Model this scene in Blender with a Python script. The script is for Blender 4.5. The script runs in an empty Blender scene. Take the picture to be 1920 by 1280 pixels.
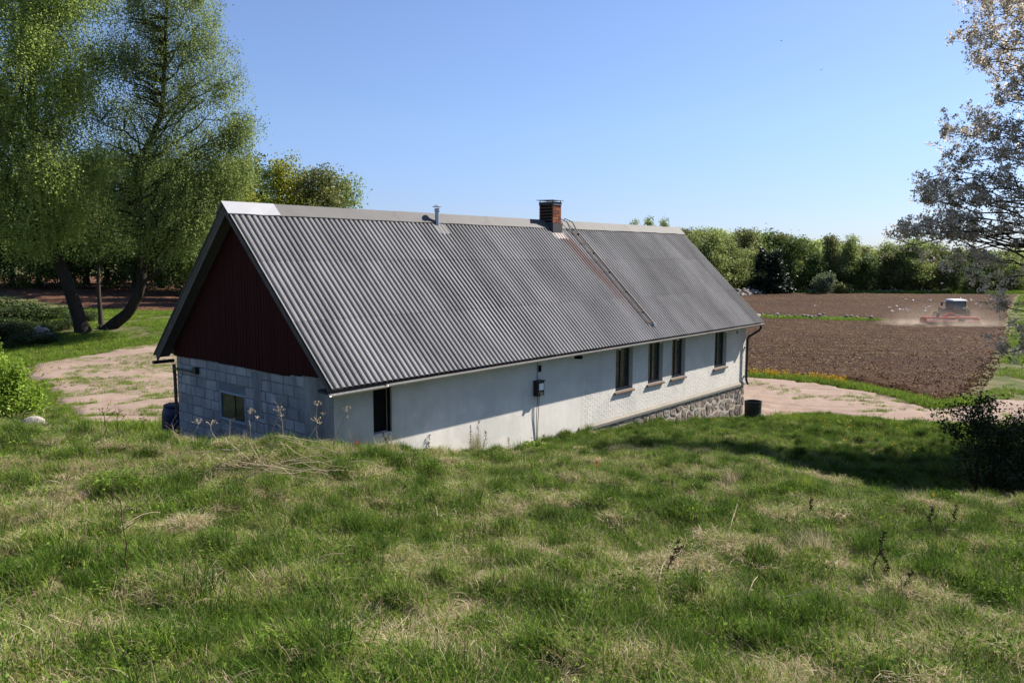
import bpy, bmesh, math, random
import numpy as np
from mathutils import Vector, Matrix
R=math.radians
random.seed(7); rng=np.random.default_rng(11)
SC=bpy.context.scene; COL=SC.collection
# ------------------------------------------------------------------ camera, sky, sun, exposure
CAM=np.array([-9.1786,-16.9085,5.0365]); YAW,PITCH,ROLL,FPX=0.8537,-0.11094,0.00106,1435.98
_fw=np.array([math.sin(YAW)*math.cos(PITCH),math.cos(YAW)*math.cos(PITCH),math.sin(PITCH)])
_r0=np.array([math.cos(YAW),-math.sin(YAW),0.]); _u0=np.cross(_r0,_fw)
_rt=_r0*math.cos(ROLL)+_u0*math.sin(ROLL); _up=_u0*math.cos(ROLL)-_r0*math.sin(ROLL)
cam=bpy.data.cameras.new('camera'); co=bpy.data.objects.new('camera',cam); COL.objects.link(co)
cam.sensor_width=36; cam.lens=FPX/1920*36; cam.clip_end=3000; cam.clip_start=.05
m=Matrix.Identity(4)
for i in range(3):
    m[i][0]=_rt[i]; m[i][1]=_up[i]; m[i][2]=-_fw[i]; m[i][3]=CAM[i]
co.matrix_world=m; SC.camera=co
SUN=np.array([.70,-.255,.667]); SUN/=np.linalg.norm(SUN)
w=bpy.data.worlds.new('World'); SC.world=w; w.use_nodes=True
nt=w.node_tree; bg=nt.nodes['Background']; sky=nt.nodes.new('ShaderNodeTexSky')
sky.sky_type='NISHITA'; sky.sun_disc=False; sky.sun_elevation=math.asin(SUN[2]); sky.sun_rotation=math.atan2(SUN[0],SUN[1])
sky.altitude=100; sky.air_density=1.0; sky.dust_density=.35; sky.ozone_density=2.2
tc=nt.nodes.new('ShaderNodeTexCoord'); sx=nt.nodes.new('ShaderNodeSeparateXYZ'); nt.links.new(tc.outputs['Generated'],sx.inputs[0])
rp_=nt.nodes.new('ShaderNodeValToRGB'); nt.links.new(sx.outputs[2],rp_.inputs[0]); e=rp_.color_ramp.elements
e[0].position=0; e[0].color=(.56,.67,.98,1); e[1].position=.45; e[1].color=(.92,.94,1.12,1)
for q_,c_ in ((.06,(.63,.70,1.02)),(.16,(.80,.85,1.06)),(.28,(.90,.92,1.10))): z_=e.new(q_); z_.color=(*c_,1)
mm=nt.nodes.new('ShaderNodeMix'); mm.data_type='RGBA'; mm.blend_type='MULTIPLY'; mm.inputs[0].default_value=1
nt.links.new(sky.outputs[0],mm.inputs[6]); nt.links.new(rp_.outputs[0],mm.inputs[7]); nt.links.new(mm.outputs[2],bg.inputs[0]); bg.inputs[1].default_value=.064
sl=bpy.data.lights.new('sun','SUN'); sl.energy=5.0; sl.angle=R(.53); sl.color=(1,.925,.80)
so=bpy.data.objects.new('sun',sl); COL.objects.link(so)
so.rotation_euler=Vector(SUN).to_track_quat('Z','Y').to_euler()
SC.view_settings.view_transform='Standard'; SC.view_settings.look='None'; SC.view_settings.exposure=1.2; SC.view_settings.gamma=1
SC.view_settings.use_curve_mapping=False
SC.cycles.max_bounces=6; SC.cycles.transparent_max_bounces=6; SC.cycles.volume_bounces=0

HF=np.array([math.sin(YAW),math.cos(YAW)]); HR=np.array([math.cos(YAW),-math.sin(YAW)])
def fr(f,r): return CAM[0]+f*HF[0]+r*HR[0], CAM[1]+f*HF[1]+r*HR[1]
def tofr(x,y):
    dx=x-CAM[0]; dy=y-CAM[1]; return dx*HF[0]+dy*HF[1], dx*HR[0]+dy*HR[1]
def pxd(px,py,d):
    v=_fw*FPX+_rt*(px-960)-_up*(py-640); s=d/(v[0]*HF[0]+v[1]*HF[1]); return CAM+v*s
# ------------------------------------------------------------------ helpers
def tag(o,label=None,cat=None,group=None,kind=None):
    if label: o['label']=label
    if cat: o['category']=cat
    if group: o['group']=group
    if kind: o['kind']=kind
    return o
def link(name,me,mat=None,parent=None,loc=None,rot=None):
    o=bpy.data.objects.new(name,me); COL.objects.link(o)
    if mat is not None and me is not None and len(me.materials)==0: me.materials.append(mat)
    if parent is not None: o.parent=parent
    if loc is not None: o.location=loc
    if rot is not None: o.rotation_euler=rot
    return o
def empty(name,loc=(0,0,0),rz=0,s=1,**k):
    o=bpy.data.objects.new(name,None); COL.objects.link(o); o.location=loc; o.rotation_euler=(0,0,rz); o.scale=(s,s,s)
    return tag(o,**k)
def copy_tree(o,loc,rz=0,s=1,label=None,group=None):
    r=o.copy(); COL.objects.link(r); r.location=loc; r.rotation_euler=(0,0,rz); r.scale=(s,s,s) if not hasattr(s,'__len__') else s
    if label: r['label']=label
    if group: r['group']=group
    def rec(a,b):
        for ch in list(a.children):
            if ch.get('_skip'): continue
            c=ch.copy(); COL.objects.link(c); c.parent=b; rec(ch,c)
    rec(o,r); return r
class MB:
    def __init__(s): s.v=[]; s.f=[]
    def add(s,v,f):
        n=len(s.v); s.v+= [tuple(map(float,p)) for p in v]; s.f+=[tuple(i+n for i in q) for q in f]; return s
    def box(s,a,b):
        x0,y0,z0=a; x1,y1,z1=b
        return s.add([(x0,y0,z0),(x1,y0,z0),(x1,y1,z0),(x0,y1,z0),(x0,y0,z1),(x1,y0,z1),(x1,y1,z1),(x0,y1,z1)],
          [(0,3,2,1),(4,5,6,7),(0,1,5,4),(1,2,6,5),(2,3,7,6),(3,0,4,7)])
    def tube(s,pts,rad,n=6,cap=True):
        pts=[Vector(p) for p in pts]; k=len(pts)
        if not hasattr(rad,'__len__'): rad=[rad]*k
        base=len(s.v); prev=None
        for i,p in enumerate(pts):
            t=(pts[min(i+1,k-1)]-pts[max(i-1,0)]); t=t.normalized() if t.length>1e-9 else Vector((0,0,1))
            a=prev if prev is not None else (Vector((1,0,0)) if abs(t.x)<.8 else Vector((0,1,0)))
            u=(a-t*a.dot(t)); u=u.normalized() if u.length>1e-6 else t.orthogonal().normalized(); v=t.cross(u); prev=u
            for j in range(n):
                q=p+(u*math.cos(2*math.pi*j/n)+v*math.sin(2*math.pi*j/n))*rad[i]; s.v.append(tuple(q))
        for i in range(k-1):
            for j in range(n):
                a=base+i*n+j; b=base+i*n+(j+1)%n; s.f.append((a,b,b+n,a+n))
        if cap:
            s.f.append(tuple(base+j for j in range(n))[::-1]); s.f.append(tuple(base+(k-1)*n+j for j in range(n)))
        return s
    def lathe(s,prof,c=(0,0,0),n=24,capt=False,capb=False):
        base=len(s.v); k=len(prof)
        for r,z in prof:
            for j in range(n):
                a=2*math.pi*j/n; s.v.append((c[0]+r*math.cos(a),c[1]+r*math.sin(a),c[2]+z))
        for i in range(k-1):
            for j in range(n):
                a=base+i*n+j; b=base+i*n+(j+1)%n; s.f.append((a,b,b+n,a+n))
        if capb: s.f.append(tuple(base+j for j in range(n))[::-1])
        if capt: s.f.append(tuple(base+(k-1)*n+j for j in range(n)))
        return s
    def prism(s,poly,z0,z1,ax='z'):
        n=len(poly)
        def P(a,b,c): return (a,b,c) if ax=='z' else ((a,c,b) if ax=='y' else (c,a,b))
        v=[P(a,b,z0) for a,b in poly]+[P(a,b,z1) for a,b in poly]
        return s.add(v,[tuple(range(n))[::-1],tuple(range(n,2*n))]+[(i,(i+1)%n,(i+1)%n+n,i+n) for i in range(n)])
    def mesh(s,name,smooth=False,bevel=0,mat=None):
        me=bpy.data.meshes.new(name); me.from_pydata(s.v,[],s.f)
        bm=bmesh.new(); bm.from_mesh(me); bmesh.ops.recalc_face_normals(bm,faces=bm.faces)
        if bevel: bmesh.ops.bevel(bm,geom=[e for e in bm.edges if len(e.link_faces)==2 and e.calc_face_angle(0)>.5],offset=bevel,segments=1,affect='EDGES')
        bm.to_mesh(me); bm.free()
        if smooth: me.polygons.foreach_set('use_smooth',[True]*len(me.polygons))
        if mat: me.materials.append(mat)
        return me
    def build(s,name,mat,parent=None,smooth=False,bevel=0,loc=None,rot=None):
        return link(name,s.mesh(name,smooth,bevel),mat,parent,loc,rot)
def fastmesh(name,V,F,attrs=None,smooth=False):
    """V (n,3); F (m,k) constant face size"""
    me=bpy.data.meshes.new(name); V=np.asarray(V,np.float32); F=np.asarray(F,np.int32); k=F.shape[1]
    me.vertices.add(len(V)); me.vertices.foreach_set('co',V.ravel())
    me.loops.add(F.size); me.loops.foreach_set('vertex_index',F.ravel())
    me.polygons.add(len(F)); me.polygons.foreach_set('loop_start',np.arange(len(F),dtype=np.int32)*k)
    try: me.polygons.foreach_set('loop_total',np.full(len(F),k,dtype=np.int32))
    except Exception: pass
    if smooth: me.polygons.foreach_set('use_smooth',np.ones(len(F),bool))
    if attrs:
        for n,a in attrs.items():
            at=me.attributes.new(n,'FLOAT','POINT'); at.data.foreach_set('value',np.asarray(a,np.float32))
    me.update(); me.validate(); return me
def quads(name,C,U,W,shade=None):
    """leaf quads: centre C, half-axes U,W -> bent diamond of two triangles"""
    n=len(C); V=np.empty((n,4,3),np.float32)
    V[:,0]=C-U; V[:,1]=C-W*.9; V[:,2]=C+U; V[:,3]=C+W*.9
    F=np.arange(n*4).reshape(n,4)
    at={'shade':np.repeat(shade,4)} if shade is not None else None
    return fastmesh(name,V.reshape(-1,3),F,at)
def rdir(n,r=None):
    v=(r or rng).normal(size=(n,3)); return v/np.linalg.norm(v,axis=1,keepdims=True)
def leafquads(name,C,size,shade,flat=0.,aspect=.6):
    n=len(C); u=rdir(n); t=rdir(n)
    if flat: t[:,2]+=0; 
    w_=np.cross(u,t); w_/=np.linalg.norm(w_,axis=1,keepdims=True)+1e-9
    s=(size*(.6+.8*rng.random(n)))[:,None] if not hasattr(size,'__len__') else size[:,None]
    return quads(name,C,u*s,w_*s*aspect,shade)
# ------------------------------------------------------------------ materials
class N:
    def __init__(s,name):
        s.m=bpy.data.materials.new(name); s.m.use_nodes=True; s.t=s.m.node_tree; s.b=s.t.nodes['Principled BSDF']; s.out=s.t.nodes['Material Output']
    def n(s,ty,**k):
        x=s.t.nodes.new(ty)
        for a,b in k.items(): setattr(x,a,b)
        return x
    def set(s,node,i,v):
        if isinstance(v,bpy.types.NodeSocket): s.t.links.new(v,node.inputs[i])
        else: node.inputs[i].default_value=v if not (isinstance(v,tuple) and len(v)==3 and node.inputs[i].type=='RGBA') else (*v,1)
    def pos(s): return s.n('ShaderNodeNewGeometry').outputs['Position']
    def obj(s): return s.n('ShaderNodeTexCoord').outputs['Object']
    def rnd(s): return s.n('ShaderNodeObjectInfo').outputs['Random']
    def attr(s,a): return s.n('ShaderNodeAttribute',attribute_name=a).outputs['Fac']
    def noise(s,co_,scale,detail=4,rough=.6,stretch=None,dist=0):
        if stretch:
            mp=s.n('ShaderNodeMapping'); s.set(mp,'Vector',co_); mp.inputs['Scale'].default_value=stretch; co_=mp.outputs[0]
        x=s.n('ShaderNodeTexNoise'); s.set(x,'Vector',co_); x.inputs['Scale'].default_value=scale; x.inputs['Detail'].default_value=detail
        x.inputs['Roughness'].default_value=rough; x.inputs['Distortion'].default_value=dist; return x.outputs['Fac']
    def vor(s,co_,scale,feature='F1',out='Distance'):
        x=s.n('ShaderNodeTexVoronoi',feature=feature); s.set(x,'Vector',co_); x.inputs['Scale'].default_value=scale; return x.outputs[out]
    def ramp(s,f,stops):
        x=s.n('ShaderNodeValToRGB'); s.set(x,0,f); e=x.color_ramp.elements
        while len(e)<len(stops): e.new(.5)
        for i,(p,c) in enumerate(stops): e[i].position=p; e[i].color=(*c,1) if hasattr(c,'__len__') else (c,c,c,1)
        return x.outputs[0]
    def mix(s,f,a,b,mode='MIX'):
        x=s.n('ShaderNodeMix',data_type='RGBA',blend_type=mode); s.set(x,0,f); s.set(x,6,a); s.set(x,7,b); return x.outputs[2]
    def math(s,op,a,b=0.,c=None):
        x=s.n('ShaderNodeMath',operation=op); s.set(x,0,a); s.set(x,1,b)
        if c is not None: s.set(x,2,c)
        return x.outputs[0]
    def sep(s,v):
        x=s.n('ShaderNodeSeparateXYZ'); s.set(x,0,v); return x.outputs
    def bump(s,h,st=.4,d=.02):
        x=s.n('ShaderNodeBump'); s.set(x,'Height',h); x.inputs['Strength'].default_value=st; x.inputs['Distance'].default_value=d
        s.t.links.new(x.outputs[0],s.b.inputs['Normal'])
    def done(s,col,rough=.8,spec=.3,metal=0.):
        s.set(s.b,'Base Color',col); s.set(s.b,'Roughness',rough); s.set(s.b,'Specular IOR Level',spec); s.set(s.b,'Metallic',metal); return s.m
def simple(name,c,rough=.8,spec=.3,metal=0.,var=.25,sc=6,bump=.15,bs=60,stretch=None):
    k=N(name); p=k.obj(); f=k.noise(p,sc,5,stretch=stretch); d=tuple(x*(1-var) for x in c); l=tuple(min(1,x*(1+var)) for x in c)
    col=k.ramp(f,[(.3,d),(.7,l)]); col=k.mix(.5,col,k.ramp(k.rnd(),[(0,tuple(x*(1-var*.6) for x in c)),(1,tuple(min(1,x*(1+var*.6)) for x in c))]))
    if bump: k.bump(k.noise(p,bs,4),bump,.01)
    return k.done(col,rough,spec,metal)
def leafmat(name,dark,light,extra=None,trans=.35,rough=.55):
    """thin leaf: diffuse + translucent, colour differs from leaf to leaf (attribute shade) """
    k=N(name); s_=k.attr('shade'); stops=[(0,dark),(1,light)]
    if extra: stops=[(0,dark),(.8,light),(1,extra)]
    c=k.ramp(s_,stops)
    r=k.ramp(k.rnd(),[(0,.8),(1,1.2)]); c=k.mix(1.,c,r,'MULTIPLY')
    k.done(c,rough,.25); tr=k.n('ShaderNodeBsdfTranslucent'); k.set(tr,0,c)
    mx=k.n('ShaderNodeMixShader'); mx.inputs[0].default_value=trans; k.t.links.new(k.b.outputs[0],mx.inputs[1]); k.t.links.new(tr.outputs[0],mx.inputs[2])
    k.t.links.new(mx.outputs[0],k.out.inputs[0]); return k.m
MAT={}
# ------------------------------------------------------------------ terrain
W2=4.0; EAVE=2.3193; RIDGE=6.1885; LEN=21.376; GX=.386; WY=-3.555; XR=20.80
def _hit(px,py,d): p=pxd(px,py,d); return (p[0],p[1],p[2])
ctrl=[]
for px,rows in {
  -700:[(1280,4.5),(1000,8.2),(870,10.8),(800,12.5),(790,23),(765,28),(690,40),(610,52),(550,80),(500,140)],
  0:[(1280,4.6),(1000,8.3),(880,10.9),(812,12.4),(800,22.5),(740,29),(655,42),(616,48),(575,68),(520,125),(500,170)],
  330:[(1280,4.8),(1000,8.7),(890,11),(833,12.6),(812,23.5),(740,29.5),(650,42),(615,48),(580,68),(535,110)],
  520:[(1280,4.95),(1000,9.0),(895,11.2),(848,12.7)],
  690:[(1280,5.0),(1000,9.3),(895,11.8),(856,13.2)],
  960:[(1280,5.2),(1000,10),(900,14.5),(858,18)],
  1250:[(1280,5.3),(1000,10.3),(880,15),(840,18.5),(808,23)],
  1440:[(1280,5.4),(1000,10.5),(905,13.3),(880,15),(840,22.5),(800,28)],
  1620:[(1280,5.45),(1050,9.4),(948,12),(932,13.4),(885,22),(800,29)],
  1800:[(1280,5.5),(1080,9),(965,12),(948,13.2),(900,21.5),(803,28.5)],
  1960:[(1280,5.6),(1080,9),(970,12),(945,13.4),(905,21.5),(805,28)],
  2500:[(1280,5.8),(1080,9.3),(980,12),(950,14),(900,20),(810,28)]}.items():
    for py,d in rows: ctrl.append(_hit(px,py,d))
for px,rows in {-700:[(15,1.4),(18,.8)],0:[(14.8,1.2),(17.3,.62),(20,.45)],200:[(14.8,1.1),(17.3,.45),(20,.1)],330:[(14.8,1.0),(17.3,.4)],480:[(15,.95)],1440:[(18,-.05),(20,-.5)],1560:[(15.6,.2),(17.5,-.6),(20,-1.05)],1700:[(15.3,-.15),(17.3,-.95),(20,-1.35)],1850:[(15.3,-.15),(17.3,-1.0),(20,-1.45)],2050:[(15.3,0),(17.3,-.9),(20,-1.4)]}.items():
    for d,z in rows: p=pxd(px,500,d); ctrl.append((p[0],p[1],z))
for r_ in (-14,-5,5,14):
    ctrl.append((*fr(0,r_),3.35)); ctrl.append((*fr(-12,r_),4.3)); ctrl.append((*fr(-40,r_*3),6))
for x,z in ((.4,.90),(2,.52),(4,.12),(6,-.24),(8.3,-.27),(9.6,-.38),(11.4,-.55),(13.4,-.76),(16.4,-1.18),(20.7,-1.58)):
    ctrl.append((x,WY-.25,z)); ctrl.append((x,WY+1.2,z-.05))
for y,z in ((3.9,-.12),(1.7,.15),(-.87,.52),(-3.0,.84)): ctrl.append((GX-.2,y,z))
for x,y,z in ((28.7,-.3,-1.48),(29.8,-5.2,-1.46),(26.6,-9.4,-1.45),(23.7,-10,-1.4),(32,-12,-1.5),(22.5,-2,-1.5),(22,5,-1.45),(15,8,-1),(8,9,-.6),(14,18,-.9),(26,20,-1.5),(3,9,-.2),(4,14,-.25)): ctrl.append((x,y,z))
for px in (1000,1400,1650,1900,2500):
    for d,z in ((46,-1.75),(60,-2.25),(75,-2.7),(91,-3.0),(130,-3.35),(185,-3.75),(230,-3),(280,0),(340,3),(450,6)):
        p=pxd(px,500,d); ctrl.append((p[0],p[1],z))
for px in (-700,0,330,620):
    for d,z in ((200,3.5),(300,6),(450,9)):
        p=pxd(px,500,d); ctrl.append((p[0],p[1],z))
for d,z in ((40,-.7),(60,-.8),(90,-.6),(140,0)): p=pxd(650,500,d); ctrl.append((p[0],p[1],z))
ctrl=np.array(ctrl)
def _phi(r): return np.sqrt(r*r+1.5**2)
_A=_phi(np.linalg.norm(ctrl[:,None,:2]-ctrl[None,:,:2],axis=2)); NC=len(ctrl)
_A+=np.eye(NC)*-.12
_P=np.c_[np.ones(NC),ctrl[:,:2]]
_S=np.linalg.solve(np.block([[_A,_P],[_P.T,np.zeros((3,3))]]),np.r_[ctrl[:,2],0,0,0])
def height(x,y):
    x=np.atleast_1d(np.asarray(x,float)); y=np.atleast_1d(np.asarray(y,float)); out=np.empty(x.shape); xf=x.ravel(); yf=y.ravel(); o=out.ravel()
    for i in range(0,len(xf),20000):
        a=xf[i:i+20000]; b=yf[i:i+20000]
        o[i:i+20000]=_phi(np.hypot(a[:,None]-ctrl[None,:,0],b[:,None]-ctrl[None,:,1]))@_S[:NC]+_S[NC]+_S[NC+1]*a+_S[NC+2]*b
    return o.reshape(x.shape)
def vnoise(x,y,s,seed=0):
    """smooth value noise in 0..1"""
    g=np.random.default_rng(seed).random((257,257)); x=np.asarray(x)*s+1000.3; y=np.asarray(y)*s+1000.7
    xi=np.floor(x).astype(int); yi=np.floor(y).astype(int); fx=x-xi; fy=y-yi; fx=fx*fx*(3-2*fx); fy=fy*fy*(3-2*fy)
    a=g[xi%256,yi%256]; b=g[(xi+1)%256,yi%256]; c=g[xi%256,(yi+1)%256]; d=g[(xi+1)%256,(yi+1)%256]
    return (a*(1-fx)+b*fx)*(1-fy)+(c*(1-fx)+d*fx)*fy
def fbm(x,y,s,seed=0,o=3): return sum(vnoise(x,y,s*2**i,seed+i)*.5**i for i in range(o))/sum(.5**i for i in range(o))
def gz(x,y): return float(height(x,y)[0])
def ground_at(px,py,dmin=3,dmax=300):
    """point of the ground seen at a pixel of the photograph (used to lay out the plan)"""
    d=np.geomspace(dmin,dmax,500); v=_fw*FPX+_rt*(px-960)-_up*(py-640); s=1/(v[0]*HF[0]+v[1]*HF[1])
    P=CAM[None]+v[None]*(d*s)[:,None]; h=height(P[:,0],P[:,1]); i=np.argmax(P[:,2]<h)
    if P[i,2]>=h[i]: i=len(d)-1
    return P[i,0],P[i,1],h[i]
def inpoly(x,y,poly):
    x=np.asarray(x); y=np.asarray(y); c=np.zeros(x.shape,bool); n=len(poly)
    for i in range(n):
        x0,y0=poly[i]; x1,y1=poly[(i+1)%n]
        k=((y0>y)!=(y1>y))&(x<(x1-x0)*(y-y0)/((y1-y0) if y1!=y0 else 1e-9)+x0); c^=k
    return c
house=[(GX,WY),(XR,WY),(XR,-WY),(GX,-WY)]
def P2(*a): return [tuple(ground_at(px,py,dm)[:2]) for px,py,dm in a]
YR=P2((1330,772,20),(1440,786,20),(1530,779,20),(1600,787,20),(1700,797,20),(1840,802,20),(1990,806,20),(2060,760,30),(1900,752,30),(1830,750,30),(1760,761,30),(1690,743,30),(1600,729,30),(1500,716,30),(1405,710,30))
YR=YR+[(26,10),(22,14),(17,14),(17,0)]
YL=P2((110,802,20),(180,804,20),(300,806,20))+[(1.5,6.),(6,4),(14,6),(16,12),(14,24)]+P2((335,640,34),(300,643,34),(250,648,34),(170,666,34),(60,682,30),(30,700,28),(60,735,25),(110,770,22),(125,790,22))
FR=P2((1300,690,30),(1405,703,30),(1500,709,30),(1600,722,30),(1690,741,30),(1760,760,30),(1840,746,30),(1875,690,30),(1890,640,30),(1895,590,35))+[tuple(pxd(1912,550,175)[:2]),tuple(pxd(1400,547,183)[:2]),tuple(pxd(1000,547,183)[:2]),tuple(pxd(1000,600,80)[:2])]
FL=P2((-80,535,50),(120,577,50),(240,583,50),(330,585,50))+[tuple(pxd(430,540,70)[:2]),tuple(pxd(430,530,125)[:2]),tuple(pxd(0,510,128)[:2]),tuple(pxd(-250,505,128)[:2])]
def grid_axes():
    f=[-60,-40,-28,-20,-14,-9,-5,-2]; a=0.
    while a<34: f.append(a); a+=.22
    while a<900: f.append(a); a+=.22+(a-34)*.035
    r=[0.]; b=0.
    while b<900: b+=.22+max(0,b-16)*.05; r.append(b)
    r=np.array(r); r=np.r_[-r[:0:-1],r]
    return np.array(f),r
f_,r_=grid_axes(); Fm,Rm=np.meshgrid(f_,r_,indexing='ij'); GXm,GYm=fr(Fm,Rm)
def lumps(x,y):
    f,r=tofr(x,y); k=np.clip((38-f)/10,0,1)
    a=fbm(x,y,1.2,3,3)-.5; b=np.maximum(0,vnoise(x,y,2.6,9)-.5)
    return k*(a*.22+b*.42)
_ym=None
def meadow_z(x,y):
    z=height(x,y); L=lumps(x,y); yard=inpoly(x,y,YR)|inpoly(x,y,YL)
    return z+np.where(yard,-.02,L)
Zm=meadow_z(GXm,GYm)
def gridmesh(name,X,Y,Z,keep=None,attrs=None,smooth=True):
    a,b=X.shape; V=np.c_[X.ravel(),Y.ravel(),Z.ravel()]; I=np.arange(a*b).reshape(a,b)
    F=np.c_[I[:-1,:-1].ravel(),I[1:,:-1].ravel(),I[1:,1:].ravel(),I[:-1,1:].ravel()][:,::-1]
    if keep is not None: F=F[keep[:-1,:-1].ravel()&keep[1:,1:].ravel()]; u,inv=np.unique(F,return_inverse=True); V=V[u]; F=inv.reshape(F.shape)
    return fastmesh(name,V,F,attrs,smooth)
# materials of the ground
k=N('meadow_soil'); p=k.pos(); a=k.noise(p,.9,6); b=k.noise(p,14,5)
c=k.mix(k.ramp(a,[(.42,0),(.6,1)]),(.06,.085,.02),(.15,.13,.07)); c=k.mix(k.ramp(b,[(.4,0),(.7,.8)]),c,(.035,.035,.014)); k.bump(b,.6,.05); MAT['soil']=k.done(c,.95,.1)
k=N('gravel'); p=k.pos(); a=k.noise(p,.45,5,.6,dist=1.2); b=k.noise(p,30,4,.7); st=k.vor(p,22)
c=k.ramp(a,[(.3,(.20,.145,.115)),(.7,(.30,.228,.188))]); c=k.mix(k.ramp(b,[(.3,.0),(.75,.35)]),c,(.13,.095,.08)); c=k.mix(k.ramp(st,[(0,.4),(.22,0)]),c,(.30,.27,.25))
k.bump(k.math('ADD',k.math('MULTIPLY',b,.35),k.noise(p,3.2,5,.6)),.7,.05); MAT['gravel']=k.done(c,.95,.15)
k=N('ploughed_soil'); p=k.pos(); a=k.noise(p,.05,4); b=k.noise(p,2.4,6,.75); s2=k.vor(p,1.6)
c=k.ramp(a,[(.35,(.043,.020,.010)),(.65,(.072,.036,.019))]); c=k.mix(k.ramp(b,[(.35,.75),(.6,0)]),c,(.024,.013,.008)); c=k.mix(k.ramp(k.noise(p,5.5,5,.8),[(.60,0),(.68,.6)]),c,(.15,.105,.07))
k.bump(b,1.,.25); MAT['plough']=k.done(c,.95,.12)
SC_ground=gridmesh('meadow_ground',GXm,GYm,Zm); g=link('meadow_ground',SC_ground,MAT['soil']); tag(g,kind='structure')
def sheet(name,poly,step,off,relief,mat,edge=.5,es=.7):
    P=np.array(poly); x=np.arange(P[:,0].min()-1,P[:,0].max()+1,step); y=np.arange(P[:,1].min()-1,P[:,1].max()+1,step)
    X,Y=np.meshgrid(x,y,indexing='ij'); dx=(fbm(X,Y,es,21)-.5)*2*edge; dy=(fbm(X,Y,es,31)-.5)*2*edge
    K=inpoly(X+dx,Y+dy,poly); Z=height(X,Y)+off+relief(X,Y)
    E=K.copy()
    for q in range(1,3):
        E[q:]&=K[:-q]; E[:-q]&=K[q:]; E[:,q:]&=K[:,:-q]; E[:,:-q]&=K[:,q:]
    Z=np.where(E,Z,height(X,Y)-.12)
    o=link(name,gridmesh(name,X,Y,Z,K),mat); tag(o,kind='structure'); return o
def tracks(x,y):
    z=(fbm(x,y,1.4,5)-.5)*.05; s=0
    for cx,cy,ra in ((25.5,-5.2,3.2),(26.5,-6.5,4.6),(28.8,-3.2,5.2),(24.4,-7.2,2.4),(7,17,9),(1,24,12),(9,20,16)):
        q=np.hypot(x-cx,(y-cy)); s=s+np.exp(-((q-ra)/.13)**2)+np.exp(-((q-ra-.9)/.13)**2)
    return z-.055*np.minimum(s,1)+.03
sheet('gravel_yard',YR,.16,.045,tracks,MAT['gravel'],.5)
sheet('gravel_drive',YL,.2,.045,tracks,MAT['gravel'],.8,.5)
def clod(x,y): f,r=tofr(x,y); return .08+.13*(vnoise(x,y,1.6,41)-.3)+.06*(vnoise(x,y,5,43)-.5)+.05*np.sin(f*1.9+1.5*vnoise(x,y,.12,44))
sheet('ploughed_field',FR,.36,.12,clod,MAT['plough'],.6,.4)
k=N('red_soil'); p=k.pos(); b=k.noise(p,1.5,6,.75); c=k.ramp(b,[(.35,(.055,.030,.018)),(.6,(.15,.075,.045)),(.72,(.22,.15,.09))]); k.bump(b,1,.25); MAT['redsoil']=k.done(c,.95,.12)
sheet('hillside_field',FL,.5,.12,clod,MAT['redsoil'],1.2,.3)
# ------------------------------------------------------------------ the long barn
SL=math.atan2(RIDGE-EAVE,W2); SLEN=math.hypot(RIDGE-EAVE,W2); rz=lambda y: RIDGE-abs(y)*(RIDGE-EAVE)/W2
barn=empty('barn',(0,0,0),label='long white barn with a grey corrugated roof and dark red board gable',cat='barn')
# --- materials
def fibre():
    k=N('fibre_cement'); p=k.pos(); s=k.sep(p); a=k.noise(p,1.1,6,.65,stretch=(1,.35,.35)); b=k.noise(p,26,5,.7); r=k.rnd()
    c=k.ramp(a,[(.3,(.125,.123,.125)),(.7,(.225,.222,.225))]); c=k.mix(1.,c,k.ramp(r,[(0,.84),(1,1.12)]),'MULTIPLY')
    c=k.mix(k.ramp(b,[(.5,0),(.72,.55)]),c,(.27,.265,.25)); c=k.mix(k.ramp(k.noise(p,60,3,.6),[(.60,0),(.68,.6)]),c,(.05,.05,.045))
    # rust washed down from the chimney foot
    x=k.math('SUBTRACT',s[0],k.math('MULTIPLY',s[1],-.12)); x=k.math('ABSOLUTE',k.math('SUBTRACT',s[0],k.math('MULTIPLY_ADD',s[1],-.19,12.24)))
    wob=k.math('MULTIPLY_ADD',k.noise(p,3,3),.25,-.12); m_=k.math('SUBTRACT',1.,k.math('DIVIDE',k.math('ADD',x,wob),.34)); 
    m_=k.math('MULTIPLY',k.math('MAXIMUM',m_,0.),k.ramp(k.math('MULTIPLY',s[1],-.25),[(.10,0),(.14,1),(.5,.8),(.85,.0)])); m_=k.math('MINIMUM',k.math('MULTIPLY',m_,1.1),.55)
    c=k.mix(m_,c,(.15,.078,.06)); k.bump(b,.35,.01); return k.done(c,.97,.05)
MAT['fibre']=fibre()
MAT['ridge']=simple('ridge_metal',(.088,.085,.087),.7,.3,.0,.22,2.2,.2,30)
MAT['ridge_new']=simple('new_ridge_sheet',(.27,.275,.30),.5,.4,.0,.06,2,.05)
MAT['white']=None
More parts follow.
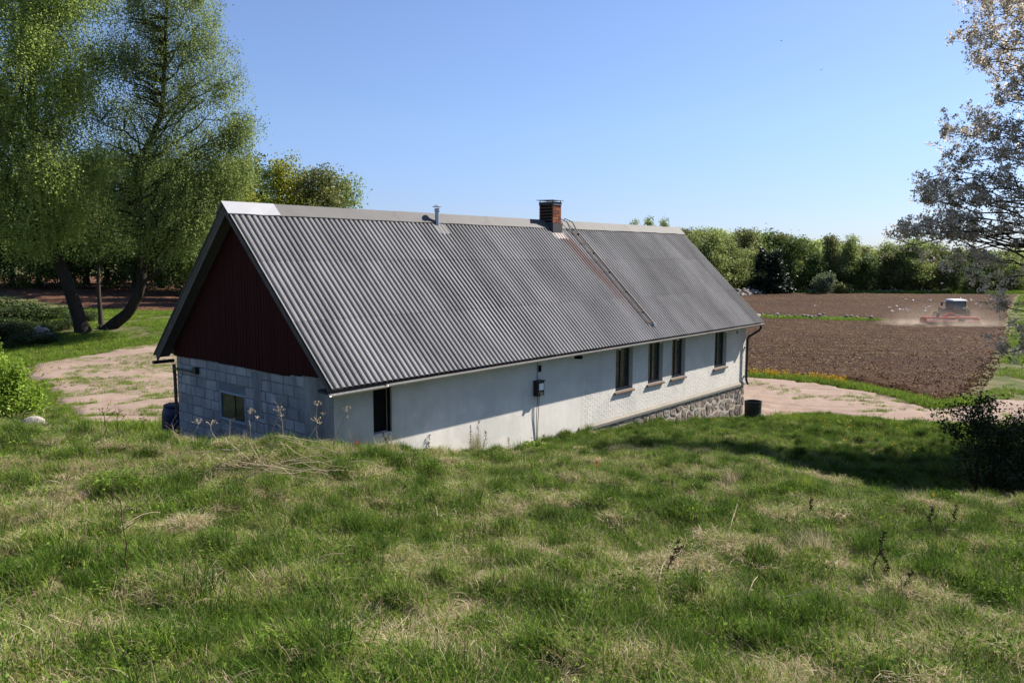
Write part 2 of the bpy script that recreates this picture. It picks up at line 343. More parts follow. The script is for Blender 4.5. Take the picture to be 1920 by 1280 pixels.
def paint(name,bricky):
    k=N(name); p=k.pos(); s=k.sep(p); a=k.noise(p,.9,6,.65); b=k.noise(p,8,6,.7); st=k.noise(p,1.7,5,.6,stretch=(1,1,.12))
    c=k.ramp(a,[(.3,(.60,.57,.53)),(.7,(.72,.69,.65))]); c=k.mix(k.ramp(st,[(.52,0),(.75,.35)]),c,(.38,.37,.34))
    # grime climbing from the ground on the left part and running from the eave
    lo=k.ramp(k.math('ADD',k.math('MULTIPLY',s[0],.055),k.math('MULTIPLY',k.noise(p,1.3,5),.35)),[(.18,.8),(.36,0)])
    c=k.mix(lo,c,(.27,.28,.25)); hi=k.ramp(k.math('SUBTRACT',s[2],k.math('MULTIPLY',a,1.1)),[(.35,0),(1.,.3)])
    c=k.mix(hi,c,(.33,.35,.33)); c=k.mix(k.ramp(b,[(.62,0),(.72,.5)]),c,(.30,.28,.25))
    pt=k.noise(p,.55,3,.5); c=k.mix(k.ramp(pt,[(.54,0),(.58,.3)]),c,(.43,.44,.42))
    k.bump(k.math('ADD',b,k.math('MULTIPLY',k.noise(p,45,3),.4)),.35,.012); return k.done(c,.9,.15)
MAT['paint']=paint('whitewash',1)
k=N('gable_block'); p=k.pos(); a=k.noise(p,1.0,6,.65); b=k.noise(p,9,6,.7); r=k.rnd(); st=k.noise(p,2.6,5,.6,stretch=(1,1,.1))
c=k.mix(r,(.30,.285,.265),(.45,.43,.405)); c=k.mix(k.ramp(a,[(.45,0),(.68,.8)]),c,(.16,.16,.17)); c=k.mix(k.ramp(st,[(.55,0),(.7,.6)]),c,(.13,.13,.14)); c=k.mix(k.ramp(b,[(.6,0),(.72,.5)]),c,(.12,.12,.12))
k.bump(b,.5,.02); MAT['block']=k.done(c,.9,.1)
MAT['mortar']=simple('grey_mortar',(.17,.175,.18),.95,.1,0,.3,5,.4,50)
MAT['joint']=simple('foundation_mortar',(.40,.35,.30),.95,.1,0,.2,9,.4,50)
MAT['red']=simple('dark_red_board',(.038,.0085,.007),.9,.12,0,.3,3,.3,40,stretch=(4,4,.4))
MAT['darkwood']=simple('weathered_bargeboard',(.10,.09,.08),.9,.15,0,.35,4,.4,40,stretch=(1,1,1))
MAT['black']=simple('black_painted_metal',(.012,.012,.013),.45,.4,0,.1,4,.02)
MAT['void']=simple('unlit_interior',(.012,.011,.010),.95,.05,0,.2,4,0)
MAT['steel']=simple('galvanised_steel',(.30,.34,.40),.42,.5,.55,.15,6,.05)
MAT['gutter']=simple('cream_gutter',(.50,.46,.41),.6,.3,0,.18,1.3,.05)
MAT['soffit']=simple('soffit_board',(.06,.05,.045),.9,.1,0,.3,4,.2)
MAT['frame']=simple('grey_window_paint',(.045,.047,.045),.7,.3,0,.25,9,.1)
MAT['sill']=simple('reddish_sill_slab',(.11,.075,.062),.85,.2,0,.2,6,.3,50)
MAT['rail']=simple('pale_bottom_rail',(.26,.235,.20),.8,.2,0,.2,9,.1)
k=N('dark_glass'); p=k.pos(); k.done(k.ramp(k.noise(p,2.5,4),[(.3,(.015,.016,.014)),(.7,(.05,.052,.045))]),.18,.5); MAT['glass']=k.m
k=N('dusty_glass'); p=k.pos(); k.done(k.ramp(k.noise(p,3.5,5,.6),[(.38,(.018,.016,.012)),(.62,(.10,.085,.05)),(.8,(.17,.15,.10))]),.35,.4); MAT['dusty']=k.m
k=N('chimney_brick'); p=k.pos(); r=k.rnd(); k.bump(k.noise(p,60,4),.5,.01)
k.done(k.mix(k.ramp(k.noise(p,22,4),[(.4,0),(.7,.6)]),k.ramp(r,[(0,(.15,.035,.022)),(.5,(.22,.062,.032)),(.85,(.26,.11,.055)),(1,(.08,.04,.03))]),(.12,.06,.045)),.9,.15); MAT['brick']=k.m
MAT['dark_brick']=simple('blackish_brick',(.018,.011,.010),.95,.1,0,.3,9,.3)  # near-black bricks, laid only on the chimney face towards the left gable
k=N('field_stone'); p=k.pos(); r=k.rnd(); b=k.noise(p,13,6,.75); c=k.ramp(r,[(0,(.17,.135,.12)),(.35,(.24,.20,.165)),(.6,(.27,.205,.18)),(.8,(.14,.13,.125)),(1,(.31,.29,.25))])
c=k.mix(k.ramp(b,[(.35,.7),(.6,0)]),c,(.075,.065,.055)); c=k.mix(k.ramp(k.noise(p,30,4,.7),[(.58,0),(.7,.6)]),c,(.42,.38,.33)); k.bump(b,.7,.03); MAT['stone']=k.done(c,.9,.2)
MAT['lead']=simple('flashing_metal',(.045,.045,.05),.6,.3,0,.2,5,.05)
MAT['apron']=simple('worn_chimney_apron',(.30,.265,.25),.7,.3,0,.2,8,.05)
MAT['label']=simple('white_plastic_label',(.75,.76,.78),.6,.3,0,.03,8,0)
MAT['rust']=simple('rusty_steel',(.12,.075,.06),.8,.3,.2,.3,14,.1)
# --- roof sheets: each corrugated sheet is a part
PITCH_W=.1583; AMP=.034; NW=6; cols=int(round(LEN/(PITCH_W*NW))); dx=LEN/cols; pw=dx/NW
def sheetmesh(length,waves=NW,ragged=0):
    n=waves*14+3; xs=np.arange(n)*pw/14; z=2*AMP*(1-np.abs(2*((xs/pw+.5)%1)-1)**3.2)
    t=.007; prof=[(x,zz) for x,zz in zip(xs,z)]; mb=MB(); nn=len(prof)
    v=[]
    for yy,lift in ((0,.006),(length,0.)):
        for x,zz in prof: v.append((x,yy,zz+lift))
    for yy,lift in ((0,.006),(length,0.)):
        for x,zz in prof: v.append((x,yy,zz+lift-t))
    f=[(i,i+1,nn+i+1,nn+i) for i in range(nn-1)]+[(2*nn+i,3*nn+i,3*nn+i+1,2*nn+i+1) for i in range(nn-1)]
    v+=v[:nn]+v[2*nn:3*nn]+[v[0],v[nn],v[3*nn],v[2*nn],v[nn-1],v[3*nn-1],v[4*nn-1],v[2*nn-1]]
    f+=[(4*nn+i,5*nn+i,5*nn+i+1,4*nn+i+1) for i in range(nn-1)]+[(6*nn,6*nn+1,6*nn+2,6*nn+3),(6*nn+4,6*nn+5,6*nn+6,6*nn+7)]
    me=bpy.data.meshes.new('corrugated_sheet'); me.from_pydata(v,[],f); me.materials.append(MAT['fibre'])
    me.polygons.foreach_set('use_smooth',[True]*(2*nn-2)+[False]*(len(me.polygons)-2*nn+2)); return me
rows=3; rl=SLEN/rows; shm=sheetmesh(rl+.09); sht=sheetmesh(rl-.03)
for side in (-1,1):
    for r0 in range(rows):
        for c0 in range(cols):
            o=link('corrugated_sheet',sht if r0==rows-1 else shm,None,barn)
            d=rl*(rows-1-r0)   # distance from the ridge of the lower edge is SLEN-r0*rl
            lowy=SLEN-r0*rl
            if side<0:
                o.location=(c0*dx,-lowy*math.cos(SL),RIDGE-lowy*math.sin(SL)-.02+.001*(c0%2)); o.rotation_euler=(SL,random.uniform(-.0012,.0012),0)
            else:
                o.matrix_world=Matrix.Translation((c0*dx+dx,lowy*math.cos(SL),RIDGE-lowy*math.sin(SL)-.02))@Matrix.Rotation(math.pi,4,'Z')@Matrix.Rotation(SL,4,'X')
# screw rows
mb=MB()
for q in (.12,1.0,1.95,2.85,3.7,4.6,5.3):
    for i in range(0,int(LEN/pw),2):
        if random.random()<.15: continue
        x=i*pw+random.uniform(-.01,.01)+pw; y=-q*math.cos(SL); mb.lathe([(.011,0),(.009,.012)],(x,y,RIDGE-q*math.sin(SL)+.028),5,capt=True)
tag(mb.build('screw',MAT['black'],barn),kind='stuff')
# ridge capping, sheet by sheet
xs=[-.05,1.29,3.2,5.1,7.0,8.9,10.8,11.86]; xs2=[12.40,13.5,15.2,17.0,18.9,21.42]
def cap(x0,x1,mat,label=None,dz=0):
    o=MB(); w_=.30; t=.012; zt=RIDGE+.105+dz; sl_=(RIDGE-EAVE)/W2
    nseg=max(2,int((x1-x0)/.45)); pr=[(-w_,zt-w_*sl_+.0),(-.03,zt-.03*sl_),(0,zt),(.03,zt-.03*sl_),(w_,zt-w_*sl_)]
    v=[];f=[]
    for i in range(nseg+1):
        x=x0+(x1-x0)*i/nseg; wob=random.uniform(-.009,.009)
        for y,z in pr: v.append((x,y,z+wob*(abs(y)>.1)))
        for y,z in pr: v.append((x,y,z+wob*(abs(y)>.1)-t))
    for i in range(nseg):
        a=i*10
        for j in range(4): f+=[(a+j,a+10+j,a+11+j,a+1+j),(a+5+j,a+6+j,a+16+j,a+15+j)]
        f+=[(a,a+5,a+15,a+10),(a+4,a+14,a+19,a+9)]
    f+=[(0,1,6,5),(1,2,7,6),(2,3,8,7),(3,4,9,8)]; b=nseg*10; f+=[(b,b+5,b+6,b+1),(b+1,b+6,b+7,b+2),(b+2,b+7,b+8,b+3),(b+3,b+8,b+9,b+4)]
    ob=o.add(v,f).build('ridge_cap',mat,barn)
    if label: ob['label']=label
cap(xs[0],xs[1]+.03,MAT['ridge_new'],'bright pale grey new ridge sheet at the gable end',.008)
for i in range(1,len(xs)-1): cap(xs[i],xs[i+1]+.04,MAT['ridge'],None,.004*(i%2))
for i in range(len(xs2)-1): cap(xs2[i],xs2[i+1]+.04,MAT['ridge'],None,.004*(i%2))
MB().box((12.55,.28,RIDGE-.2),(15.05,.62,RIDGE+.10)).build('rear_ridge_flashing',MAT['lead'],barn)
# verge boards and soffit at both gables
for gx in (0.02,LEN-.02):
    for s in (-1,1):
        for nm,off,th,x0,x1 in (('bargeboard',-.045,.16,gx-.02,gx+.02),('verge_soffit',-.06,.03,min(gx,GX if gx<5 else XR),max(gx,GX if gx<5 else XR))):
            if gx<5 and nm=='bargeboard': x0,x1=.03,.065
            p0=(0,RIDGE+off); p1=(s*W2*.985,RIDGE+off-W2*.985*(RIDGE-EAVE)/W2)
            poly=[(p0[0],p0[1]),(p1[0],p1[1]),(p1[0],p1[1]-th),(p0[0],p0[1]-th)]
            MB().prism(poly,x0,x1,'x').build(nm,MAT['darkwood'],barn)
# roof battens showing at the left verge
# gable roof outrigger ends near back eave
MB().box((-.06,3.9,2.12),(.5,4.02,2.2)).build('gutter_end',MAT['black'],barn)
# --- boards of the gable
bm_w=.135; yb=-3.56; GZ0=2.33
while yb<3.56:
    y0,y1=yb+.003,yb+bm_w-.003; ym=(y0+y1)/2
    z0=2.36+(.0 if ym>-2.0 else .06)+random.uniform(-.006,.006)+.02*math.sin(ym*1.3)
    za=min(rz(y0),6.4)-.12; zb=min(rz(y1),6.4)-.12
    if za>z0 and zb>z0:
        d=random.uniform(0,.006); MB().prism([(y0,z0),(y1,z0),(y1,zb),(y0,za)],GX-.03-d,GX+.0,'x').build('board',MAT['red'],barn)
    # cover strip
    if yb>-3.4: 
        zz=rz(yb)-.14
        if zz>z0+.05: MB().box((GX-.0395,yb-.010,z0),(GX-.030-.007,yb+.010,zz)).build('cover_strip',MAT['red'],barn)
    yb+=bm_w
# right gable closing wall (turned away from the camera)
MB().prism([(-3.5,-1.9),(3.5,-1.9),(3.5,rz(3.5)-.12),(0,rz(0)-.12),(-3.5,rz(3.5)-.12)],XR-.28,XR-.01,'x').build('far_gable_wall',MAT['paint'],barn)
MB().box((GX+.25,3.3,-1.9),(XR-.28,3.55,2.45)).build('rear_wall',MAT['paint'],barn)
# --- gable block wall
wy0,wy1,wz0,wz1=0.02,1.27,.93,1.66   # window opening
core=MB()
for a,b in (((-3.52,-.8),(wy0,2.30)),((wy1,-.8),(3.54,2.36)),((wy0,wz1),(wy1,2.34)),((wy0,-.8),(wy1,wz0))): core.box((GX+.012,a[0],a[1]),(GX+.25,b[0],b[1]))
core.build('gable_wall',MAT['mortar'],barn)
ch=.262; bz=-.75; row=0
while bz<2.3:
    off=(row%2)*.24; y=3.545
    while y>-2.45:
        bw=random.choice((.47,.50,.53,.34,.56)) ; y1=y; y0=max(y-bw,-2.5)
        a=y0+.012; b=y1-.012; z0=bz+.012; z1=min(bz+ch-.012,2.345 if (a+b)/2>-.2 else 2.40)
        if row%2 and y1>3.5: a=y1-.25; y0=a-.012
        segs=[(a,b)]
        if z1>wz0 and z0<wz1:
            segs=[]
            if b>wy1+.03: segs.append((max(a,wy1+.02),b))
            if a<wy0-.03: segs.append((a,min(b,wy0-.02)))
        for a_,b_ in segs:
            if b_-a_<.06: continue
            d=random.uniform(0,.010); j=lambda: random.uniform(-.010,.010)
            v=[(GX-d,a_+j(),z0+j()),(GX-d,b_+j(),z0+j()),(GX-d,b_+j(),z1+j()),(GX-d,a_+j(),z1+j())]; v+=[(GX+.05,p_[1]+.0,p_[2]) for p_ in v]
            MB().add(v,[(0,1,2,3),(4,7,6,5),(0,4,5,1),(1,5,6,2),(2,6,7,3),(3,7,4,0)]).build('block',MAT['block'],barn,bevel=.012)
        y=y0
    bz+=ch; row+=1
# smeared render on the right part of the gable
k=N('smeared_render'); p=k.pos(); a=k.noise(p,1.4,6,.6,stretch=(1,1,.4)); b=k.noise(p,7,6,.7)
c=k.ramp(a,[(.35,(.11,.105,.10)),(.5,(.215,.208,.198)),(.7,(.31,.30,.285))]); c=k.mix(k.ramp(b,[(.55,0),(.7,.5)]),c,(.12,.12,.12)); k.bump(b,.5,.02); MAT['smear']=k.done(c,.9,.1)
MB().prism([(-3.553,-.8),(-2.46,-.8),(-2.40,.6),(-2.52,1.3),(-2.30,1.75),(-2.42,2.44),(-3.553,2.44)],GX-.006,GX+.05,'x').build('rendered_corner',MAT['smear'],barn)
MB().prism([(-.42,1.62),(-.30,2.30),(-.78,2.30),(-.70,1.60),(-.80,1.2),(-.36,1.2)],GX-.014,GX-.003,'x').build('render_patch',MAT['smear'],barn)
wf=empty('window',(0,0,0)); wf.parent=barn; wf['label']='small dusty window in the block gable'
fr_=MB(); t=.05
for a,b in (((wy0,wz1-t),(wy1,wz1)),((wy0,wz0),(wy1,wz0+t)),((wy0,wz0+t),(wy0+t,wz1-t)),((wy1-t,wz0+t),(wy1,wz1-t))): fr_.box((GX-.004,a[0],a[1]),(GX+.07,b[0],b[1]))
fo=fr_.build('frame',simple('faded_blue_grey_paint',(.28,.32,.35),.8,.2,0,.3,6,.2),wf)
MB().box((GX+.03,wy0+t,wz0+t),(GX+.036,wy1-t,wz1-t)).build('pane',MAT['dusty'],wf)
MB().box((GX+.02,wy0+.52,wz0+t),(GX+.029,wy0+.545,wz1-t)).build('glazing_bar',MAT['void'],wf)
# pipe bracket at the top of the gable, hanging wire, rear downpipe
MB().tube([(GX-.08,3.52,2.0),(GX-.10,2.45,2.02),(GX-.02,2.3,2.06)],.032,8).build('stay_pipe',MAT['black'],barn)
MB().box((GX-.12,2.26,1.97),(GX-.01,2.42,2.14)).build('stay_bracket',MAT['black'],barn)
MB().tube([(GX-.05,3.3+.2*math.cos(a),1.93+.16*math.sin(a)) for a in np.linspace(0,-math.pi,10)],.008,5).build('hanging_wire',MAT['black'],barn)
MB().tube([(GX-.02,3.66,2.1),(GX-.02,3.63,1.7),(GX-.02,3.63,.72)],.045,10).build('rear_downpipe',MAT['rust'],barn)
# --- front wall with openings
open_=[(1.44,1.97,1.06,2.25)]+[(a,b,.735,2.25) for a,b in ((11.16,12.17),(13.13,14.10),(14.72,15.69),(18.01,19.03))]
def wallbands(mb,x0,x1,z0,z1,y0,y1,openings):
    cut=sorted({x0,x1}|{v for o in openings for v in o[:2] if x0<v<x1})
    for a,b in zip(cut,cut[1:]):
        mid=(a+b)/2; hit=[o for o in openings if o[0]<mid<o[1]]
        if hit: h=hit[0]; mb.box((a,y0,z0),(b,y1,h[2])); mb.box((a,y0,h[3]),(b,y1,z1))
        else: mb.box((a,y0,z0),(b,y1,z1))
wl=MB(); wallbands(wl,GX+.003,9.30,-1.0,2.42,WY,WY+.28,open_); wl.build('rendered_wall',MAT['paint'],barn)
wl=MB(); wallbands(wl,9.30,XR,-.26,2.42,WY+.005,WY+.28,open_); wl.build('brick_wall',simple('painted_joint',(.55,.535,.51),.95,.1,0,.1,5,.2),barn)
# painted bricks, slightly proud and uneven: one part, past the limit of single pieces
mb=MB(); z=-.07; row=0
while z<2.3:
    x=9.15+(row%2)*.125
    while x<XR:
        x1=x+.242; a,b=max(x,9.31),min(x1,XR); zz1=z+.071; ok=b-a>.03
        segs=[(a,b)] if ok else []
        for o_ in open_:
            if zz1>o_[2] and z<o_[3]:
                ns=[]
                for (p_,q_) in segs:
                    if q_<=o_[0] or p_>=o_[1]: ns.append((p_,q_))
                    else:
                        if p_<o_[0]-.02: ns.append((p_,o_[0]))
                        if q_>o_[1]+.02: ns.append((o_[1],q_))
                segs=ns
        for p_,q_ in segs:
            d=random.uniform(-.001,.0025); c_=.0028; Y=WY-d*.6; Y2=WY+.006
            j=lambda: random.uniform(-.0012,.0012)
            v=[(p_+c_+j(),Y+j()*.6,z+c_+j()),(q_-c_+j(),Y+j()*.6,z+c_+j()),(q_-c_+j(),Y+j()*.6,zz1-c_+j()),(p_+c_+j(),Y+j()*.6,zz1-c_+j()),(p_,Y2,z),(q_,Y2,z),(q_,Y2,zz1),(p_,Y2,zz1)]
            mb.add(v,[(0,1,2,3),(0,4,5,1),(1,5,6,2),(2,6,7,3),(3,7,4,0)])
        x+=.25
    z+=.078; row+=1
tag(mb.build('brick',MAT['paint'],barn),kind='stuff')
# ledge above the stones
MB().add([(9.2,WY-.005,-.07),(XR+.03,WY-.005,-.07),(XR+.03,WY-.05,-.16),(9.2,WY-.05,-.16),(9.2,WY-.035,-.25),(XR+.03,WY-.04,-.25),(XR+.03,WY+.1,-.27),(9.2,WY+.1,-.27),(9.2,WY+.1,-.07),(XR+.03,WY+.1,-.07)],
  [(0,3,2,1),(3,4,5,2),(4,7,6,5),(0,1,9,8),(8,9,6,7),(1,2,5,6,9),(0,8,7,4,3)]).build('plinth_ledge',simple('cream_ledge',(.30,.275,.24),.9,.15,0,.2,2.2,.4,30),barn)
MB().box((9.2,WY+.02,-2.2),(XR+.01,WY+.3,-.27)).build('foundation',MAT['joint'],barn)
# granite foundation stones, each a part
def stonemesh(poly,depth,seed,face='y'):
    rr=random.Random(seed); n=len(poly); cx=sum(p[0] for p in poly)/n; cz=sum(p[1] for p in poly)/n
    def ring(s,d): return [(cx+(x-cx)*s,-d+rr.uniform(-.012,.012),cz+(z-cz)*s) for x,z in poly]
    v=ring(1,0)+ring(.93,depth*.75)+ring(.55,depth)+[(cx,-depth*1.03,cz)]
    f=[]
    for k_ in (0,n):
        for i in range(n): f.append((k_+i,k_+(i+1)%n,k_+n+(i+1)%n,k_+n+i))
    for i in range(n): f.append((2*n+i,2*n+(i+1)%n,3*n))
    f.append(tuple(range(n))[::-1])
    return MB().add(v,f)
rs=random.Random(5)
def voronoi_cells(x0,x1,z0,z1,step,rs):
    pts=[]; z=z1-.16; r0=0
    while z>z0-.3:
        x=x0-.3+(r0%2)*step*.5
        while x<x1+.3: pts.append((x+rs.uniform(-.12,.12),z+rs.uniform(-.09,.09))); x+=step*rs.uniform(.8,1.25)
        z-=step*.82; r0+=1
    out=[]
    for i,(px,pz) in enumerate(pts):
        if not (x0-.05<px<x1+.05 and z0-.1<pz<z1): continue
        poly=[(px-1,pz-1),(px+1,pz-1),(px+1,pz+1),(px-1,pz+1)]
        def clip(poly,nx,nz,c):
            r=[]
            for k_ in range(len(poly)):
                a=poly[k_]; b=poly[(k_+1)%len(poly)]; da=a[0]*nx+a[1]*nz-c; db=b[0]*nx+b[1]*nz-c
                if da<=0: r.append(a)
                if (da<0)!=(db<0) and abs(da-db)>1e-9: t_=da/(da-db); r.append((a[0]+(b[0]-a[0])*t_,a[1]+(b[1]-a[1])*t_))
            return r
        for j,(qx,qz) in enumerate(pts):
            if i==j or abs(qx-px)>1.5 or abs(qz-pz)>1.5: continue
            nx,nz=qx-px,qz-pz; L=math.hypot(nx,nz); nx/=L; nz/=L; c=(nx*(px+qx)+nz*(pz+qz))/2-.024; poly=clip(poly,nx,nz,c)
            if len(poly)<3: break
        if len(poly)<3: continue
        for nx,nz,c in ((1,0,x1),(-1,0,-x0),(0,1,z1),(0,-1,-z0)): 
            poly=clip(poly,nx,nz,c)
            if len(poly)<3: break
        if len(poly)<3: continue
        # round the corners
        q=[]
        for k_ in range(len(poly)):
            a=poly[k_-1]; b=poly[k_]; c=poly[(k_+1)%len(poly)]
            q+= [(b[0]+(a[0]-b[0])*.22,b[1]+(a[1]-b[1])*.22),(b[0]+(c[0]-b[0])*.22,b[1]+(c[1]-b[1])*.22)]
        ar=abs(sum(q[k_][0]*q[(k_+1)%len(q)][1]-q[(k_+1)%len(q)][0]*q[k_][1] for k_ in range(len(q))))/2
        if ar>.008: out.append(q)
    return out
for i,poly in enumerate(voronoi_cells(9.6,XR-.0,-1.75,-.29,.50,rs)):
    o=stonemesh(poly,rs.uniform(.012,.035),i).build('stone',MAT['stone'],barn,smooth=False); o.location=(0,WY+.03,0)
for i,z in enumerate((-.52,-.98,-1.42)):
    o=stonemesh([(-.2,z-.2),(.2,z-.2),(.22,z+.2),(-.2,z+.22)],.05,i+90).build('stone',MAT['stone'],barn); o.location=(XR+.015,WY+.28,0); o.rotation_euler=(0,0,math.pi/2)
# windows: slab sill, frame, sashes, panes
for i,(a,b,z0,z1) in enumerate(open_[1:]):
    wn=empty('window',(a,WY,z0)); wn.parent=barn; w_=b-a; h=z1-z0; D=.15
    MB().add([(-.10,-.075,-.085),(w_+.05,-.075,-.085),(w_+.05,-.075,-.03),(-.10,-.075,-.03),(-.10,-.008,-.075),(w_+.05,-.008,-.075),(w_+.05,-.008,.0),(-.10,-.008,.0)],
       [(0,1,2,3),(4,7,6,5),(0,4,5,1),(1,5,6,2),(2,6,7,3),(3,7,4,0)]).build('sill',MAT['sill'],wn,bevel=.012)
    MB().box((.002,-.006,-.04),(w_-.002,D+.03,.006)).build('sill_slab',MAT['rail'],wn)
    fm=MB()
    for p_,q_ in (((0.002,.006),(.055,h)),((w_-.055,.006),(w_-.002,h)),((.055,h-.06),(w_-.055,h)),((w_/2-.03,.06),(w_/2+.03,h-.06))): fm.box((p_[0],D,p_[1]),(q_[0],D+.06,q_[1]))
    fm.build('frame',MAT['frame'],wn)
    MB().box((.055,D-.012,.01),(w_-.055,D+.05,.06)).build('bottom_rail',MAT['rail'],wn)
    for s0,s1 in ((.06,w_/2-.032),(w_/2+.032,w_-.06)):
        MB().box((s0,D+.03,.062),(s1,D+.036,h-.062)).build('pane',MAT['glass'],wn)
        MB().box((s0,D+.012,h*.55),(s1,D+.029,h*.55+.025)).build('glazing_bar',MAT['frame'],wn)
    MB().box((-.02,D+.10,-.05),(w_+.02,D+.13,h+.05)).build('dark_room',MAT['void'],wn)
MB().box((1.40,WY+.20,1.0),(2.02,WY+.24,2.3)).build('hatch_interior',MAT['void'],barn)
fm=MB()
for a,b in (((1.442,1.062),(1.475,2.25)),((1.935,1.062),(1.968,2.25))): fm.box((a[0],WY+.05,a[1]),(b[0],WY+.12,b[1]))
fm.build('hatch_frame',MAT['void'],barn)
# --- eave: fascia, gutter with hooks
MB().box((0.03,-3.93,EAVE-.13),(LEN-.03,-3.90,EAVE-.03)).build('fascia',MAT['soffit'],barn)
MB().add([(0.03,-3.90,EAVE-.13),(LEN-.03,-3.90,EAVE-.13),(LEN-.03,WY+.05,EAVE-.11),(0.03,WY+.05,EAVE-.11),(0.03,-3.90,EAVE-.10),(LEN-.03,-3.90,EAVE-.10),(LEN-.03,WY+.05,EAVE-.05),(0.03,WY+.05,EAVE-.05)],[(0,3,2,1),(4,5,6,7),(0,1,5,4),(1,2,6,5),(2,3,7,6),(3,0,4,7)]).build('eave_soffit',MAT['soffit'],barn)
def gutter(x0,x1,z0,z1,nm='gutter'):
    n=10; r=.062; v=[];f=[]
    for x,zz in ((x0,z0),(x1,z1)):
        for rr in (r,r-.008):
            for j in range(n+1):
                a=math.pi+math.pi*j/n; v.append((x,-4.035+rr*math.cos(a),zz+rr*math.sin(a)*1.0))
    m_=n+1
    for j in range(n): f+=[(j,j+1,2*m_+j+1,2*m_+j),(m_+j,3*m_+j,3*m_+j+1,m_+j+1),(j,m_+j,m_+j+1,j+1),(2*m_+j,2*m_+j+1,3*m_+j+1,3*m_+j)]
    f+=[(0,2*m_,3*m_,m_),(n,m_+n,3*m_+n,2*m_+n)]
    MB().add(v,f).build(nm,MAT['gutter'],barn)
gutter(-.03,1.42,EAVE-.085,EAVE-.075); gutter(1.46,6.4,EAVE-.06,EAVE-.05); gutter(6.4,11.3,EAVE-.052,EAVE-.045); gutter(11.3,16.3,EAVE-.045,EAVE-.04); gutter(16.3,LEN+.02,EAVE-.04,EAVE-.03)
x=.75
while x<LEN:
    MB().box((x-.012,-3.99,EAVE-.165),(x+.012,-3.93,EAVE-.115)).build('gutter_hook',MAT['label'],barn); x+=1.22+random.uniform(-.1,.1)
# purlin end sticking out under the eave
MB().box((8.95,-3.75,2.03),(9.09,-3.55,2.12)).build('beam_end',MAT['void'],barn)
MB().box((19.9,WY-.03,1.95),(19.97,WY,2.05)).build('wall_hook',MAT['black'],barn)
# downpipe
MB().tube([(21.15,-4.03,2.26),(21.15,-4.03,2.13),(21.09,-3.99,2.02),(20.86,-3.78,1.84),(20.76,-3.69,1.76),(20.72,-3.665,1.65),(20.72,-3.665,-.02),(20.72,-3.72,-.16),(20.72,-3.76,-.2)],.047,12).build('downpipe',MAT['black'],barn,smooth=True)
for z in (1.32,.12): MB().box((20.65,-3.70,z-.015),(20.79,WY+.004,z+.015)).build('pipe_bracket',MAT['black'],barn)
# --- chimney
cx0,cx1,cy0,cy1=11.90,12.36,-.40,.21; zt=6.86
chim=empty('chimney',(0,0,0)); chim.parent=barn
MB().box((cx0+.012,cy0+.012,5.3),(cx1-.012,cy1-.012,zt)).build('chimney_mortar',simple('chimney_joint',(.34,.27,.22),.95,.1,0,.2,20,.3),chim)
zc=6.18; row=0; bh=.105
while zc<zt-.05:
    for fx in range(2):   # front/back faces: header + stretcher
        pass
    L1=[(cx0,cx0+.30),(cx0+.31,cx1)] if row%2 else [(cx0,cx0+.15),(cx0+.16,cx1)]
    for a,b in L1:
        for y0,y1 in ((cy0-.002,cy0+.05),(cy1-.05,cy1+.002)): d=random.uniform(0,.004); MB().box((a,y0-d,zc),(b,y1,zc+bh-.012)).build('brick',MAT['brick'],chim,bevel=.004)
    L2=[(cy0+.052,cy0+.2),(cy0+.21,cy0+.5),(cy0+.51,cy1-.052)] if row%2 else [(cy0+.052,cy0+.3),(cy0+.31,cy1-.052)]
    for a,b in L2:
        for x0,x1,bm_ in ((cx0-.001,cx0+.05,MAT['dark_brick']),(cx1-.05,cx1+.001,MAT['brick'])): d=random.uniform(0,.004); MB().box((x0-d,a,zc),(x1,b,zc+bh-.012)).build('brick',bm_,chim,bevel=.004)
    zc+=bh; row+=1
MB().box((cx0-.01,cy0-.012,zc-.01),(cx1+.012,cy1+.012,zc+.09)).build('flue_collar',MAT['black'],chim)
MB().box((cx0-.004,cy0-.03,zc-.012),(cx1+.004,cy0-.013,zc+.012)).build('drip_strip',MAT['steel'],chim)
zc+=.085
for a in (cx0+.01,cx1-.03):
    for b in (cy0+.01,cy1-.03): MB().box((a,b,zc),(a+.02,b+.02,zc+.065)).build('cap_leg',MAT['black'],chim)
MB().add([(cx0-.07,cy0-.08,zc+.05),(cx1+.07,cy0-.08,zc+.05),(cx1+.07,cy1+.08,zc+.065),(cx0-.07,cy1+.08,zc+.065),(cx0-.07,cy0-.08,zc+.066),(cx1+.07,cy0-.08,zc+.066),(cx1+.07,cy1+.08,zc+.085),(cx0-.07,cy1+.08,zc+.085)],[(0,3,2,1),(4,5,6,7),(0,1,5,4),(1,2,6,5),(2,3,7,6),(3,0,4,7)]).build('cap_plate',MAT['apron'],chim)
fl=MB(); e=.035; fl.box((cx0-e,cy0-e,5.55),(cx1+e,cy1+e,6.17)); fl.build('chimney_flashing',MAT['lead'],chim)
sl_=(RIDGE-EAVE)/W2
def onroof_poly(mb,pts,t=.02,off=.06):
    top=[(x,y,rz(y)+off) for x,y in pts]; bot=[(x,y,rz(y)+off-t) for x,y in pts]; n=len(pts)
    mb.add(top+bot,[tuple(range(n)),tuple(range(n,2*n))[::-1]]+[(i,(i+1)%n,(i+1)%n+n,i+n) for i in range(n)]); return mb
onroof_poly(MB(),[(cx0+.0,cy0-.03),(cx1-.0,cy0-.03),(cx1+.02,cy0-.23),(cx0+.04,cy0-.23)],.012,.068).build('apron',MAT['apron'],chim)
onroof_poly(MB(),[(cx0-.24,cy0+.06),(cx0-.03,cy0+.06),(cx0+.04,cy0-.23),(cx0-.02,cy0-.26)],.012,.064).build('side_flashing',MAT['lead'],chim)
